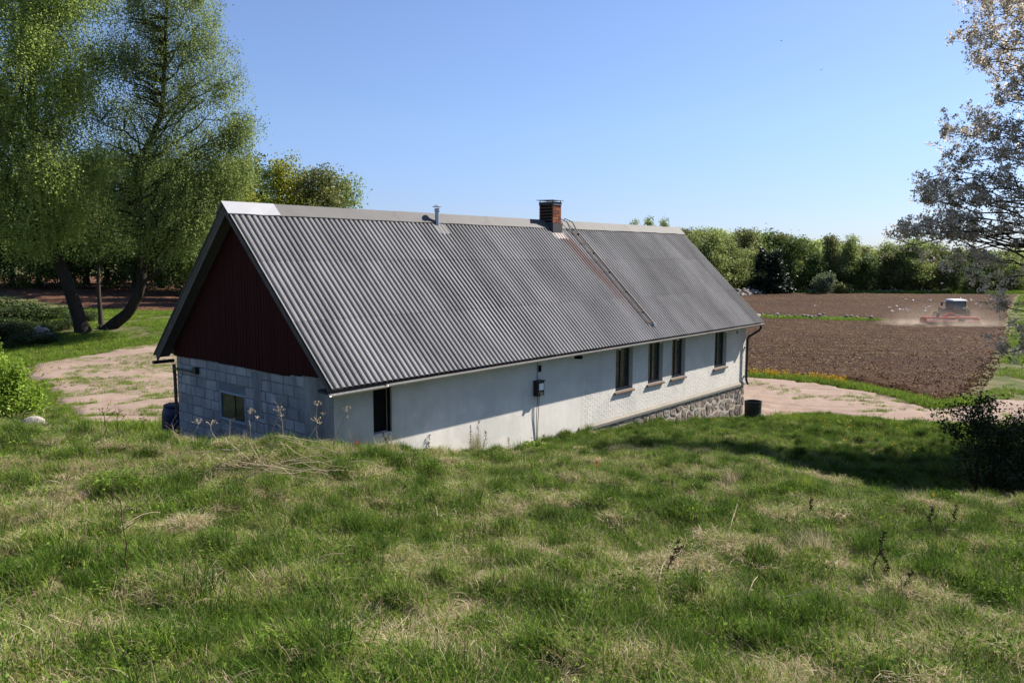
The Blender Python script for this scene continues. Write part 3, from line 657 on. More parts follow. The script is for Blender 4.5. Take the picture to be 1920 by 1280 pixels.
onroof_poly(MB(),[(cx1+.03,cy0+.06),(cx1+.12,cy0+.06),(cx1+.13,cy0-.26),(cx1+.03,cy0-.26)],.012,.064).build('side_flashing',MAT['lead'],chim)
MB().box((cx1+.05,-.26,RIDGE-.12),(cx1+.26,-.2,RIDGE-.05)).build('pale_flashing_patch',MAT['label'],chim)
# --- vent pipe
vent=empty('vent_pipe',(6.52,-.30,0)); vent.parent=barn; zb=rz(.3)
MB().lathe([(.062,zb-.1),(.062,zb+.50)],n=20,capt=True).build('pipe',MAT['steel'],vent,smooth=False)
MB().lathe([(.07,zb+.42),(.078,zb+.44),(.078,zb+.50),(.068,zb+.52)],n=20).build('collar',MAT['steel'],vent)
MB().lathe([(.135,zb+.565),(.137,zb+.572),(.03,zb+.625),(.004,zb+.632)],n=24,capb=True,capt=True).build('rain_cap',MAT['steel'],vent)
for a in (0,2.1,4.2): MB().tube([(.06*math.cos(a),.06*math.sin(a),zb+.5),(.06*math.cos(a),.06*math.sin(a),zb+.58)],.006,4).build('cap_stay',MAT['steel'],vent)
o=onroof_poly(MB(),[(6.28,-.22),(6.72,-.22),(6.86,-.52),(6.70,-.60),(6.42,-.58)],.012,.064).build('roof_flashing',MAT['lead'],vent); o.location=(-6.52,.30,0)
# --- roof ladder
lad=empty('roof_ladder',(0,0,0)); lad.parent=barn
def rp(x,q,h): y=-q*math.cos(SL); return (x,y-h*math.sin(SL)*-0-h*math.sin(SL),RIDGE-q*math.sin(SL)+h*math.cos(SL))
RX,LX=13.27,12.93; q1=5.0
MB().tube([(RX-.02,.25,RIDGE-.02),(RX-.02,.12,RIDGE+.20),rp(RX-.01,.12,.20),rp(RX,.45,.11),rp(RX,2.5,.10),rp(RX,q1,.10)],[.016,.016,.018,.026,.026,.026],8).build('rail',MAT['black'],lad)
MB().tube([(LX-.02,.25,RIDGE-.02),(LX-.02,.12,RIDGE+.20),rp(LX-.01,.12,.20),rp(LX,.45,.11),rp(LX,.62,.08)],.016,8).build('rail',MAT['black'],lad)
MB().tube([rp(LX,.62,.09),rp(LX,q1,.085)],.011,8).build('rail',MAT['rust'],lad)
for i in range(10):
    q=.62+i*(q1-.72)/9; MB().tube([rp(LX-.03,q,.05),rp(LX-.02,q,.10),rp(LX+.1,q,.125),rp(RX-.03,q,.125),rp(RX+.02,q,.09)],.012,6).build('rung',MAT['rust'],lad)
    if i%2==0: MB().box((RX-.02,rp(RX,q,.05)[1]-.02,rp(RX,q,.05)[2]-.05),(RX+.02,rp(RX,q,.05)[1]+.02,rp(RX,q,.05)[2]+.05)).build('ladder_bracket',MAT['black'],lad)
y_=rp(RX,q1,.10); MB().box((RX-.07,y_[1]-.05,y_[2]-.08),(RX+.07,y_[1]+.03,y_[2]+.03)).build('ladder_foot',MAT['steel'],lad)
# --- meter box with cables
mbx=empty('meter_box',(7.03,WY,1.17)); mbx.parent=barn
MB().box((0,-.17,0),(.30,-.002,.44)).build('box',MAT['black'],mbx,bevel=.015)
MB().box((-.012,-.195,.41),(.312,-.002,.435)).build('rain_lid',MAT['black'],mbx)
MB().box((.055,-.178,.17),(.255,-.171,.36)).build('white_cover',MAT['label'],mbx,bevel=.003)
MB().lathe([(.05,0),(.05,.03)],n=16,capt=True,capb=True).build('socket',MAT['frame'],mbx,loc=(.12,-.17,.07),rot=(R(90),0,0))
MB().tube([(.13,-.06,.0),(.10,-.05,-.5),(.13,-.02,-1.3)],.009,6).build('cable',MAT['black'],mbx)
MB().tube([(.20,-.06,.0),(.17,-.05,-.6),(.16,-.02,-1.3)],.009,6).build('cable',MAT['black'],mbx)
MB().tube([(.16,-.02,.44),(.16,-.02,.95)],.007,6).build('cable',MAT['frame'],mbx)
MB().box((.22,-.05,.66),(.30,-.002,.84)).build('junction_box',MAT['void'],mbx)

# ------------------------------------------------------------------ leaves, bark and other plant materials
MAT['birch_leaf']=leafmat('birch_leaf',(.125,.18,.035),(.31,.40,.10),(.43,.51,.18),.58)
MAT['birch_leaf2']=leafmat('birch_leaf_grey',(.12,.17,.04),(.30,.385,.11),(.42,.49,.20),.58)
MAT['beech_leaf']=leafmat('fresh_beech_leaf',(.075,.115,.016),(.20,.27,.04),(.30,.36,.08),.45)
MAT['dark_leaf']=leafmat('deep_green_leaf',(.035,.062,.012),(.115,.17,.035),None,.35)
MAT['far_leaf']=leafmat('far_spring_leaf',(.10,.13,.035),(.24,.29,.085),(.31,.34,.13),.45)
MAT['wood_leaf']=leafmat('pale_wood_leaf',(.12,.16,.04),(.27,.33,.09),(.34,.39,.14),.4)
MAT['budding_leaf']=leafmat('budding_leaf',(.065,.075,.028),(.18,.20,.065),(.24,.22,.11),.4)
MAT['yellow_leaf']=leafmat('yellow_green_leaf',(.13,.15,.012),(.32,.33,.03),None,.42)
MAT['olive_leaf']=leafmat('olive_green_leaf',(.085,.10,.025),(.22,.25,.07),(.30,.28,.13),.38)
MAT['needle']=leafmat('spruce_needle',(.008,.016,.008),(.024,.042,.018),None,.1)
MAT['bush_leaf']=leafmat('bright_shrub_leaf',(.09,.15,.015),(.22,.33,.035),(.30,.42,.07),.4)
MAT['shade_leaf']=leafmat('shaded_shrub_leaf',(.018,.030,.007),(.05,.08,.015),(.09,.13,.03),.25)  # leaf colour darkened to stand for the shade these shrubs grow in
MAT['blossom']=leafmat('cherry_blossom',(.09,.10,.025),(.36,.33,.16),None,.62)
e=MAT['blossom'].node_tree.nodes['Color Ramp'].color_ramp.elements; e[1].position=.32
for q_,c_ in ((.45,(.66,.56,.45)),(.8,(.86,.78,.68)),(1.,(.92,.87,.80))): z_=e.new(q_); z_.color=(*c_,1)
MAT['willow_leaf']=leafmat('pale_silver_leaf',(.11,.15,.07),(.24,.28,.16),None,.35)
MAT['bark']=simple('dark_bark',(.050,.042,.034),.95,.1,0,.45,3,.6,18,stretch=(1,1,.3))
MAT['birch_bark']=simple('old_birch_bark',(.030,.025,.020),.95,.1,0,.55,4,.7,14,stretch=(1,1,.5))
MAT['twig']=simple('brown_twig',(.055,.036,.026),.9,.1,0,.3,9,.2)
MAT['rock']=simple('grey_field_rock',(.26,.24,.215),.9,.15,0,.4,5,.7,14)
k=N('grass_blade'); s_=k.attr('shade'); c=k.ramp(s_,[(0,(.030,.062,.010)),(.3,(.105,.19,.024)),(.55,(.22,.30,.042)),(.68,(.30,.27,.09)),(.8,(.34,.255,.16)),(.9,(.45,.36,.24)),(1,(.66,.56,.42))])
r=k.ramp(k.rnd(),[(0,.72),(1,1.25)]); c=k.mix(1.,c,r,'MULTIPLY'); k.done(c,.75,.08); tr=k.n('ShaderNodeBsdfTranslucent'); k.set(tr,0,c)
mx=k.n('ShaderNodeMixShader'); mx.inputs[0].default_value=.38; k.t.links.new(k.b.outputs[0],mx.inputs[1]); k.t.links.new(tr.outputs[0],mx.inputs[2]); k.t.links.new(mx.outputs[0],k.out.inputs[0]); MAT['grass']=k.m
MAT['yellow']=leafmat('yellow_petal',(.40,.25,.01),(.62,.44,.02),None,.3)
MAT['dry']=simple('dry_stalk',(.36,.29,.20),.9,.1,0,.3,12,.1)
MAT['darkdry']=simple('dark_dry_stalk',(.075,.045,.03),.9,.1,0,.3,12,.1)
# ------------------------------------------------------------------ tree builder
def bez(a,b,c,n):
    t=np.linspace(0,1,n)[:,None]; return a*(1-t)**2+2*b*t*(1-t)+c*t*t
def inblob(rg,blobs,n,lo=0.):
    w=np.array([b[2] if len(b)>2 else b[1][0]*b[1][1]*b[1][2] for b in blobs],float); idx=rg.choice(len(blobs),n,p=w/w.sum())
    u=rg.normal(size=(n,3)); u/=np.linalg.norm(u,axis=1,keepdims=True); rr=(lo**3+(1-lo**3)*rg.random(n))**(1/3)
    C=np.array([b[0] for b in blobs])[idx]; Rr=np.array([b[1] for b in blobs])[idx]; q=u*rr[:,None]*Rr
    # blob radii are given as (across, deep, high) in the camera-facing plan
    P=C.copy(); P[:,0]+=q[:,0]*HR[0]+q[:,1]*HF[0]; P[:,1]+=q[:,0]*HR[1]+q[:,1]*HF[1]; P[:,2]+=q[:,2]; return P
def grow(seed,trunk,r0,blobs,nl,ns,mode='bush',per=20,size=.06,sig=.35,twigs=True,strand=(.6,2.),attach=.7,tr_n=9,aspect=.6,minz=None,clump=0.,limb=.45):
    rg=np.random.default_rng(seed); T=np.array(trunk,float)
    # smooth trunk
    tt=np.linspace(0,len(T)-1,len(T)*4); i=np.minimum(tt.astype(int),len(T)-2); ff=(tt-i)[:,None]
    Tm=np.pad(T,((1,1),(0,0)),'edge'); p0,p1,p2,p3=Tm[i],Tm[i+1],Tm[i+2],Tm[i+3]
    TS=.5*((2*p1)+(-p0+p2)*ff+(2*p0-5*p1+4*p2-p3)*ff**2+(-p0+3*p1-3*p2+p3)*ff**3)
    rad=r0*(1-np.linspace(0,1,len(TS))*.88); rad[0]*=1.45; rad[1]*=1.2
    mb=MB(); mb.tube(TS,list(rad),tr_n)
    pts=[TS[len(TS)//5:]]; prad=[rad[len(TS)//5:]]
    for tgt in inblob(rg,blobs,nl,.55):
        hd=np.hypot(TS[:,0]-tgt[0],TS[:,1]-tgt[1]); want=tgt[2]-attach*hd*rg.uniform(.6,1.3)
        s=np.abs(TS[:,2]-want)+hd*.25; s[:max(2,len(TS)//6)]+=50; j=int(np.argmin(s)); a=TS[j]; ctrl_=(a*.5+tgt*.5); ctrl_[2]+=abs(tgt[2]-a[2])*.12+rg.uniform(0,.10)*np.linalg.norm(tgt-a)
        B=bez(a,ctrl_,tgt,9); B[1:-1]+=rg.normal(size=(7,3))*.035*np.linalg.norm(tgt-a)*.6
        r_a=rad[j]*limb; rr=np.linspace(r_a,max(.012,r_a*.18),9); mb.tube(B,list(rr),5,False); pts.append(B[3:]); prad.append(rr[3:])
    PT=np.vstack(pts); PR=np.concatenate(prad); subs=inblob(rg,blobs,ns,.15); L=[];S=[]; tw=MB()
    for tgt in subs:
        dd=np.linalg.norm(PT-tgt,axis=1)+np.maximum(0,PT[:,2]-tgt[2]+.2)*.6; j=int(np.argmin(dd)); a=PT[j]; n=7
        c_=(a+tgt)/2; c_[2]+=.12*np.linalg.norm(tgt-a); B=bez(a,c_,tgt,n); B[1:-1]+=rg.normal(size=(n-2,3))*.04*np.linalg.norm(tgt-a)
        rr=min(PR[j]*.5,.05*r0/.3+.006)
        if twigs: tw.tube(B[::3],list(np.linspace(rr,max(.004,rr*.25),3)),3,False)
        sh=rg.random()*.5+.1+rg.normal()*clump
        if mode=='weep':
            m_=max(3,int(per/14)); st=B[rg.integers(2,n,m_)]+rg.normal(size=(m_,3))*sig*np.array([1,1,.5])
            for s0 in st:
                ln=rg.uniform(*strand); q=max(3,int(ln/(size*2.0))); t=np.linspace(0,1,q)[:,None]; dr=rg.normal(size=3)*.22; dr[2]=-1
                C=s0+dr*ln*t*np.array([1,1,1]) +rg.normal(size=(q,3))*size*.9; L.append(C); S.append(np.clip(sh+rg.random(q)*.45,0,1))
        elif mode=='spur':
            nc=max(2,per//11); cc_=B[rg.integers(1,n,nc)]+rg.normal(size=(nc,3))*sig; C=np.repeat(cc_,11,0)+rg.normal(size=(nc*11,3))*.048; L.append(C); S.append(np.clip(np.repeat(rg.random(nc)*.5,11)+rg.random(nc*11)*.55,0,1))
        else:
            C=B[rg.integers(2,n,per)]*.35+tgt*.65 if False else B[rg.integers(n//2,n,per)]+rg.normal(size=(per,3))*sig*np.array([1,1,.7]); L.append(C); S.append(np.clip(sh+rg.random(per)*.45,0,1))
    L=np.vstack(L); S=np.concatenate(S)
    if minz is not None: k_=L[:,2]>minz; L=L[k_]; S=S[k_]
    return mb,tw,L,S
def plant_tree(name,label,cat,group,leaf,bark,seed,trunk,r0,blobs,nl,ns,leafname='crown',aspect=.6,size=.06,**kw):
    base=np.array(trunk[0],float); tr=[np.array(p)-base for p in trunk]; bl=[(np.array(b[0])-base,)+tuple(b[1:]) for b in blobs]
    mb,tw,L,S=grow(seed,tr,r0,bl,nl,ns,size=size,**kw)
    e_=empty(name,tuple(base),label=label,cat=cat,group=group)
    mb.build('trunk',bark,e_,smooth=True)
    if tw.v: tag(tw.build('twigs',bark,e_),kind='stuff')
    link(leafname,leafquads(leafname,L,size,S,aspect=aspect),leaf,e_)
    return e_
def GZ(px,d): p=pxd(px,500,d); return gz(p[0],p[1])
def onground(px,d,dz=0.): p=pxd(px,500,d); return np.array([p[0],p[1],gz(p[0],p[1])+dz])
def at(px,py,d): return np.array(pxd(px,py,d))
# --- two big weeping birches on the left
plant_tree('birch_tree','huge dense weeping birch at the left edge with a dark leaning trunk','tree',None,MAT['birch_leaf'],MAT['birch_bark'],3,
  [onground(152,46,-.3),at(132,545,46),at(104,470,46),at(95,400,46.5),at(70,280,47),at(60,150,47),at(60,0,47),at(60,-120,47)],.42,
  [(at(30,330,45),(4.8,3.8,4.0)),(at(20,110,45.5),(5.4,4.2,5.0)),(at(130,50,46),(3.1,3.0,4.4)),(at(120,270,45),(2.5,2.6,3.8)),(at(40,-100,46),(5.8,4.4,3.5)),(at(-110,250,46),(5,4,6)),(at(50,400,45),(3.0,2.4,1.7))],
  38,3500,mode='weep',per=126,size=.062,sig=.36,strand=(.5,1.8))
plant_tree('birch_tree','tall airy weeping birch whose curved trunk leans out of the grass','tree',None,MAT['birch_leaf2'],MAT['birch_bark'],5,
  [onground(192,48,-.2),at(215,606,48),at(240,585,48),at(260,548,48),at(267,500,48),at(262,420,48),at(256,340,48),at(268,290,48),at(300,220,48),at(308,120,48),at(312,20,48),at(318,-70,48)],.40,
  [(at(320,30,48),(3.0,2.6,2.8)),(at(395,110,48),(2.0,2,2.0)),(at(450,235,48),(1.3,1.2,1.1),6.),(at(420,330,47.5),(1.6,1.6,1.8)),(at(310,165,48),(3.8,2.8,2.4)),(at(420,245,48),(2.3,2,1.3)),(at(440,160,48),(1.1,1,.8),2.),(at(430,330,48),(1.4,1.6,1.6)),(at(345,295,47.5),(4.3,3,2.2)),(at(310,400,47),(3.8,2.6,2.4)),(at(385,370,47),(1.9,2,2.9)),(at(215,230,48.5),(2.0,2,2.6)),(at(235,60,48.5),(1.6,1.8,2.4)),(at(350,-50,48),(2.4,2,1.5))],
  48,2400,mode='weep',per=84,size=.056,sig=.32,strand=(.5,1.6),attach=.8)
plant_tree('young_tree','thin straight young tree between the two big birch trunks','tree',None,MAT['dark_leaf'],MAT['bark'],9,
  [onground(184,49,-.1),at(185,540,49),at(186,470,49),at(190,400,49)],.16,[(at(200,440,49),(2.2,1.8,1.8)),(at(170,470,49),(1.2,1,1.0))],8,110,mode='bush',per=40,size=.07,sig=.35)
# --- woods behind the birches and behind the roof: built once per kind, then copied
def proto_tree(name,label,group,leaf,seed,h,wd,loc,per=50,ns=260,size=.13,low=.15,shape='round',nl=14,clump=.08,bark=None,sig=.45):
    x,y,z=loc; tr=[(x,y,z-.3),(x+.2,y,z+h*.3),(x-.1,y+.1,z+h*.6),(x+.1,y,z+h*.93)]; rg=np.random.default_rng(seed)
    bl=[]
    if shape=='round':
        nb=8
        for i in range(nb):
            a=rg.random()*6.28; t=low+.1+(.88-low)*i/nb; ww=wd*.5*(math.sin(math.pi*min(.95,(t*.9+.08)))**.6); q=ww*.45*rg.uniform(.6,1.2)
            bl.append((np.array([x+q*math.cos(a),y+q*math.sin(a),z+h*t]),(ww*.72,ww*.72,h*.13*rg.uniform(.8,1.3))))
        bl.append((np.array([x,y,z+h*.88]),(wd*.24,wd*.24,h*.12)))
    elif shape=='tall':
        for i in range(7):
            a=rg.random()*6.28; t=low+.08+(.86-low)*i/7; ww=wd*.5*(1.05-t*.62); bl.append((np.array([x+ww*.3*math.cos(a),y+ww*.3*math.sin(a),z+h*t]),(ww*.75,ww*.75,h*.12)))
        for i in range(3): bl.append((np.array([x+rg.normal()*wd*.12,y+rg.normal()*wd*.12,z+h*rg.uniform(.88,.97)]),(wd*.08,wd*.08,h*.07)))
    elif shape=='spire':
        for i in range(11):
            t=.06+.9*i/11; ww=wd*.5*(1-t)*1.1+.15; bl.append((np.array([x,y,z+h*t]),(ww,ww,h*.045)))
    return plant_tree(name,label,'tree',group,leaf,bark or MAT['bark'],seed,tr,.022*h,bl,nl,ns,mode='bush',per=per,size=size,sig=sig,twigs=ns>200,clump=clump,attach=.6,tr_n=7)
def placed(proto,px,d,h_want,h_proto,label,group,wide=1.,dz=0.):
    p=onground(px,d,dz); s=h_want/h_proto; return copy_tree(proto,tuple(p),random.uniform(0,6.28),(s*wide,s*wide,s),label,group)
def top_h(px,py,d): return at(px,py,d)[2]-gz(*at(px,py,d)[:2])
g1='trees of the wood behind the barn and birches'
A=proto_tree('broadleaf_tree','dark green bushy tree standing right of the airy birch, behind the roof gable',g1,MAT['dark_leaf'],21,14,9,tuple(onground(470,74)),per=60,ns=420,size=.12,low=.1,shape='tall')
A.scale=(1,1,top_h(470,292,74)/14)
B=proto_tree('broadleaf_tree','yellow green tree rising behind the roof ridge next to the dark one',g1,MAT['yellow_leaf'],22,14,8,tuple(onground(530,77)),per=60,ns=380,size=.12,low=.1,shape='tall')
B.scale=(1,1,top_h(520,288,77)/14)
D=proto_tree('broadleaf_tree','olive green rounded tree, second from the right end of the wood behind the roof',g1,MAT['olive_leaf'],23,14,8.5,tuple(onground(592,78)),per=60,ns=400,size=.12,low=.1,shape='tall')
D.scale=(1,1,top_h(592,300,78)/14)
F=proto_tree('broadleaf_tree','small feathery tree at the right end of the wood behind the roof',g1,MAT['beech_leaf'],24,12,7,tuple(onground(652,82)),per=34,ns=300,size=.11,low=.1,shape='tall')
F.scale=(1,1,top_h(655,328,82)/12)
for px,py,d,pr,hp,lb in ((455,296,72,B,14,'yellow green tree just right of the airy birch tips'),(495,305,80,A,14,'dark tree between the two yellow green ones behind the gable peak'),(620,318,80,D,14,'olive tree standing left of the feathery end tree'),(560,318,84,D,14,'olive tree partly hidden between the yellow green and the rounded olive tree'),(625,335,86,A,14,'dark tree low behind the feathery one at the wood end'),(430,300,80,A,14,'dark bushy tree directly right of the hanging birch twigs'),
   (385,330,82,B,14,'yellow green tree glimpsed behind the airy birch'),):
    placed(pr,px,d,top_h(px,py,d),hp,lb,g1,1.0)
bgl=['deep green tree in the shade behind the birches','broad dark tree in the wood behind the birches']
E1=proto_tree('broadleaf_tree',bgl[0],'shaded trees behind the birches',MAT['dark_leaf'],31,15,10,tuple(onground(350,88)),per=60,ns=300,size=.17,low=.04,clump=.12,sig=.6)
E2=proto_tree('broadleaf_tree',bgl[1],'shaded trees behind the birches',MAT['dark_leaf'],32,15,12,tuple(onground(120,92)),per=60,ns=320,size=.17,low=.04,clump=.12,sig=.6)
for i,(px,d,h_) in enumerate(((-260,95,15),(-140,90,14),(-60,98,16),(20,94,14),(70,99,15),(200,96,17),(250,90,15),(300,100,17),(410,96,15),(450,90,12.5),(160,104,17),(-10,108,17),(330,108,17),(500,100,12),(560,104,11),(620,108,10))):
    placed(E1 if i%2 else E2,px,d,h_,15,bgl[0 if i%2 else 1].replace('behind the birches',{-260:'outside the left edge',-140:'far left behind the dense birch',-60:'at the left picture edge',20:'behind the dense birch crown',70:'behind the dense birch trunk',200:'between the two birches',250:'behind the curved birch trunk',300:'behind the airy birch crown',410:'right of the airy birch',450:'low behind the gable peak',160:'between the birch trunks, farther back',-10:'deep behind the dense birch',330:'deep behind the airy birch',500:'hidden behind the ridge near the gable',560:'hidden behind the ridge, farther right',620:'hidden low behind the roof ridge'}[px]),'shaded trees behind the birches')
# undergrowth on the shady bank
def shrub(name,label,cat,group,leaf,bark,seed,base,blobs,nst,ns,per,size,sig=.18,aspect=.6,mode='bush',twr=.02):
    rg=np.random.default_rng(seed); base=np.array(base,float); mb=MB(); PT=[]
    for q in inblob(rg,[(np.array(b[0])-base,)+tuple(b[1:]) for b in blobs],nst,.5):
        a=rg.normal(size=3)*.12; a[2]=-.1; c=(a+q)/2; c[2]+=.25*abs(q[2]); Bz=bez(a,c,q,8); mb.tube(Bz,list(np.linspace(twr,.004,8)),4,False); PT.append(Bz[2:])
    PT=np.vstack(PT); L=[];S=[]
    for q in inblob(rg,[(np.array(b[0])-base,)+tuple(b[1:]) for b in blobs],ns,.2):
        j=int(np.argmin(np.linalg.norm(PT-q,axis=1))); Bz=bez(PT[j],(PT[j]+q)/2+[0,0,.1],q,5); mb.tube(Bz,list(np.linspace(twr*.35,.003,5)),3,False)
        t=rg.random(per); L.append(Bz[np.minimum(4,(1+t*4).astype(int))]+rg.normal(size=(per,3))*sig); S.append(np.clip(rg.random()*.5+rg.random(per)*.5,0,1))
    e_=empty(name,tuple(base),label=label,cat=cat,group=group); mb.build('stems',bark,e_); link('foliage',leafquads('foliage',np.vstack(L),size,np.concatenate(S),aspect=aspect),leaf,e_); return e_
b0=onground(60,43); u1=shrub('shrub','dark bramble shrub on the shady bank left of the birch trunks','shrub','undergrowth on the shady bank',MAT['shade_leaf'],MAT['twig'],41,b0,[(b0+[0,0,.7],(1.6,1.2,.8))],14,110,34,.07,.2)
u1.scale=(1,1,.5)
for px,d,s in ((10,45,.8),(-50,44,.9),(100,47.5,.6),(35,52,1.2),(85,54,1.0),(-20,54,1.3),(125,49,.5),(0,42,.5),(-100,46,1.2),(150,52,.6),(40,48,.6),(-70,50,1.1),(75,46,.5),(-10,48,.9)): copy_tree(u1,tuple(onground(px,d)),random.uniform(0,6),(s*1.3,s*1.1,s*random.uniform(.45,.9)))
# bright bush at the left edge
b0=onground(-5,22.5); shrub('bright_bush','bright green leafy bush at the left edge above the rocks','bush',None,MAT['bush_leaf'],MAT['twig'],42,b0,
  [(at(-10,720,22.5),(1.15,1.0,.85)),(at(30,752,22.3),(.8,.8,.45)),(at(-30,665,22.6),(.7,.7,.4)),(at(-120,700,22.5),(1.4,1.2,1.2)),(at(60,760,22.1),(.45,.5,.3))],26,420,46,.05,.11)
# dark shrub at the right
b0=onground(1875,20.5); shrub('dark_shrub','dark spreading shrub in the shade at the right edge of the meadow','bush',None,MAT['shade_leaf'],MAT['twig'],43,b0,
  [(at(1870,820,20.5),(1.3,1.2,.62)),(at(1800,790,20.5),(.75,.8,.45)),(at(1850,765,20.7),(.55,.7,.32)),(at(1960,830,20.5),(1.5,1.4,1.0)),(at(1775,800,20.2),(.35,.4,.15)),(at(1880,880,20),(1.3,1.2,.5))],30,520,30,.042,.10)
for px,d,s in ((2010,19.5,1.0),(1960,24,1.0)): pass
# --- flowering cherry, its trunk standing outside the frame
tb=onground(2120,25.5,-.2); ctr=[tb,at(2115,620,25.5),at(2105,480,25.5),at(2100,330,25.5),at(2085,170,25.5),at(2080,0,25.5),at(2080,-120,25.5)]
ch_=plant_tree('cherry_tree','white flowering cherry reaching in from the right edge over the field','tree',None,MAT['blossom'],MAT['bark'],51,ctr,.34,
  [(at(1835,40,25),(.75,1.2,1.2),1.6),(at(1985,40,25),(2.6,2.4,2.6)),(at(1890,90,24.6),(1.15,1.6,1.7)),(at(1960,230,24.6),(2.6,2.2,1.7)),(at(1860,290,24.4),(1.8,1.5,1.3)),(at(1900,400,24.4),(2.7,1.9,1.1)),(at(1765,425,24.2),(1.5,1.0,.42),4.),(at(1800,370,24.2),(1.4,1.2,.7),3.),(at(1800,490,24.3),(1.2,.9,.45),1.5),(at(1895,530,24.3),(1.2,1.1,1.2),2.),(at(1885,630,24.2),(.7,.7,.9),.6),(at(1955,640,24.5),(1.1,1.2,1.4),2.),(at(1795,225,24.3),(.7,.8,.5),.9),(at(1745,345,24.3),(.7,.6,.35),.9),(at(1705,440,24.2),(.7,.5,.2),.7)],
  120,980,mode='spur',per=66,size=.034,sig=.09,aspect=.85,attach=.22,limb=.2)
_b=[(p-tb) for p in map(np.array,[at(2230,180,26),at(2170,460,26),at(2160,420,23),at(2230,350,21.5)])]
mb,tw,L,S=grow(52,[np.array(p)-tb for p in ctr],.33,[(_b[0],(4.4,4,4.5)),(_b[1],(3.2,3.2,2.2)),(_b[2],(2.6,2.2,2.2)),(_b[3],(2.6,2.4,2.4))],30,2200,mode='bush',per=44,size=.06,sig=.28,attach=.25)
tag(tw.build('twigs',MAT['bark'],ch_),kind='stuff'); link('crown',leafquads('crown',L,.10,S,aspect=.8),MAT['blossom'],ch_)
# --- woodland beyond the field
gF='trees along the far edge of the ploughed field'
fl_=['rounded pale green tree at the far edge of the ploughed field','dark green broad tree at the far edge of the ploughed field','bare looking olive tree at the far edge of the ploughed field','fresh green tall tree at the far edge of the ploughed field']
pk=dict(per=46,size=.22,sig=.70,nl=10,clump=.13)
o0=onground(1300,178)
FT=[proto_tree('woodland_tree',fl_[0],gF,MAT['far_leaf'],61,14,10,tuple(o0),ns=190,low=.12,**pk),
    proto_tree('woodland_tree',fl_[1],gF,MAT['dark_leaf'],62,14,9,tuple(onground(1480,186)),ns=190,low=.1,**pk),
    proto_tree('woodland_tree',fl_[2],gF,MAT['budding_leaf'],63,14,8,tuple(onground(1560,189)),ns=170,low=.2,shape='tall',**pk),
    proto_tree('woodland_tree',fl_[3],gF,MAT['far_leaf'],64,14,8,tuple(onground(1590,188)),ns=180,low=.2,shape='tall',**pk)]
rr=random.Random(9)
def lm(q):
    return ('at the field edge, '+next(t for a,t in ((1300,'behind the roof end'),(1345,'just right of the roof end'),(1415,'left of the dark spruces'),(1475,'behind the dark spruces'),(1530,'right of the dark spruces'),(1580,'behind the silvery shrub'),(1640,'right of the silvery shrub'),(1700,'left of the cherry branch tips'),(1770,'left of the tractor'),(1840,'straight above the tractor'),(9999,'behind the cherry branches')) if q<a))
px=1250
def crest(px): return 9*math.sin(px*.021)+5*math.sin(px*.057+1)+np.interp(px,[1200,1280,1340,1400,1450,1500,1560,1600,1640,1700,1760,1850,1960,2100],[430,421,428,438,440,446,452,457,462,455,462,468,466,464])
while px<2080:
    for row,(d,ex) in enumerate(((187,8),(198,2))):
        dd=d+rr.uniform(-3,3); q=px+rr.uniform(-9,9); py=crest(q)+(rr.uniform(6,58) if row==0 else rr.uniform(-7,18))
        k_=rr.choice([0,1,2,2,2,3,1,2] if q>1420 else [0,0,3,1,2]); placed(FT[k_],q,dd,top_h(q,py,dd),14,fl_[k_].replace('at the far edge of the ploughed field',lm(q)),gF,rr.uniform(.95,1.6))
    px+=rr.uniform(20,42)
for px,d,py in ((1335,172,436),(1365,176,452),(1395,181,470)):
    placed(FT[0],px,d,top_h(px,py,d),14,fl_[0],gF,1.1)
sp=proto_tree('spruce_tree','dark pointed spruce, the taller of the dark pair at the field edge','dark spruces at the field edge',MAT['needle'],65,14,6.5,tuple(onground(1428,181)),ns=260,per=40,size=.28,sig=.4,shape='spire',nl=6)
sp.scale=(1,1,top_h(1428,455,181)/14)
copy_tree(sp,tuple(onground(1456,180)),2,(1.15,1.15,top_h(1456,464,180)/14),'broader dark spruce right of the taller one at the field edge')
copy_tree(sp,tuple(onground(1442,184)),4,(1.1,1.1,top_h(1442,470,184)/14),'low dark spruce between the two others at the field edge')
b0=onground(1545,178); shrub('willow_shrub','pale silvery rounded shrub in front of the dark far wood','shrub',None,MAT['willow_leaf'],MAT['twig'],66,b0,[(b0+[0,0,2.6],(2.3,2,2.3)),(b0+[1.0,-1.0,3.2],(1.4,1.4,1.8))],14,150,26,.22,.4,twr=.06)
b0=onground(1583,180); shrub('low_shrub','low brownish shrub right of the silvery one at the far wood','shrub',None,MAT['olive_leaf'],MAT['twig'],67,b0,[(b0+[0,0,1.2],(1.8,1.6,1.3))],10,80,22,.20,.35,twr=.05)
for px,py,lb in ((1192,414,'leftmost of the three far trees above the ridge'),(1218,409,'middle and densest of the three far trees above the ridge'),(1246,412,'rightmost of the three far trees above the ridge')):
    placed(FT[3],px,235,top_h(px,py,235),14,lb,'three far trees seen above the roof ridge',.62)
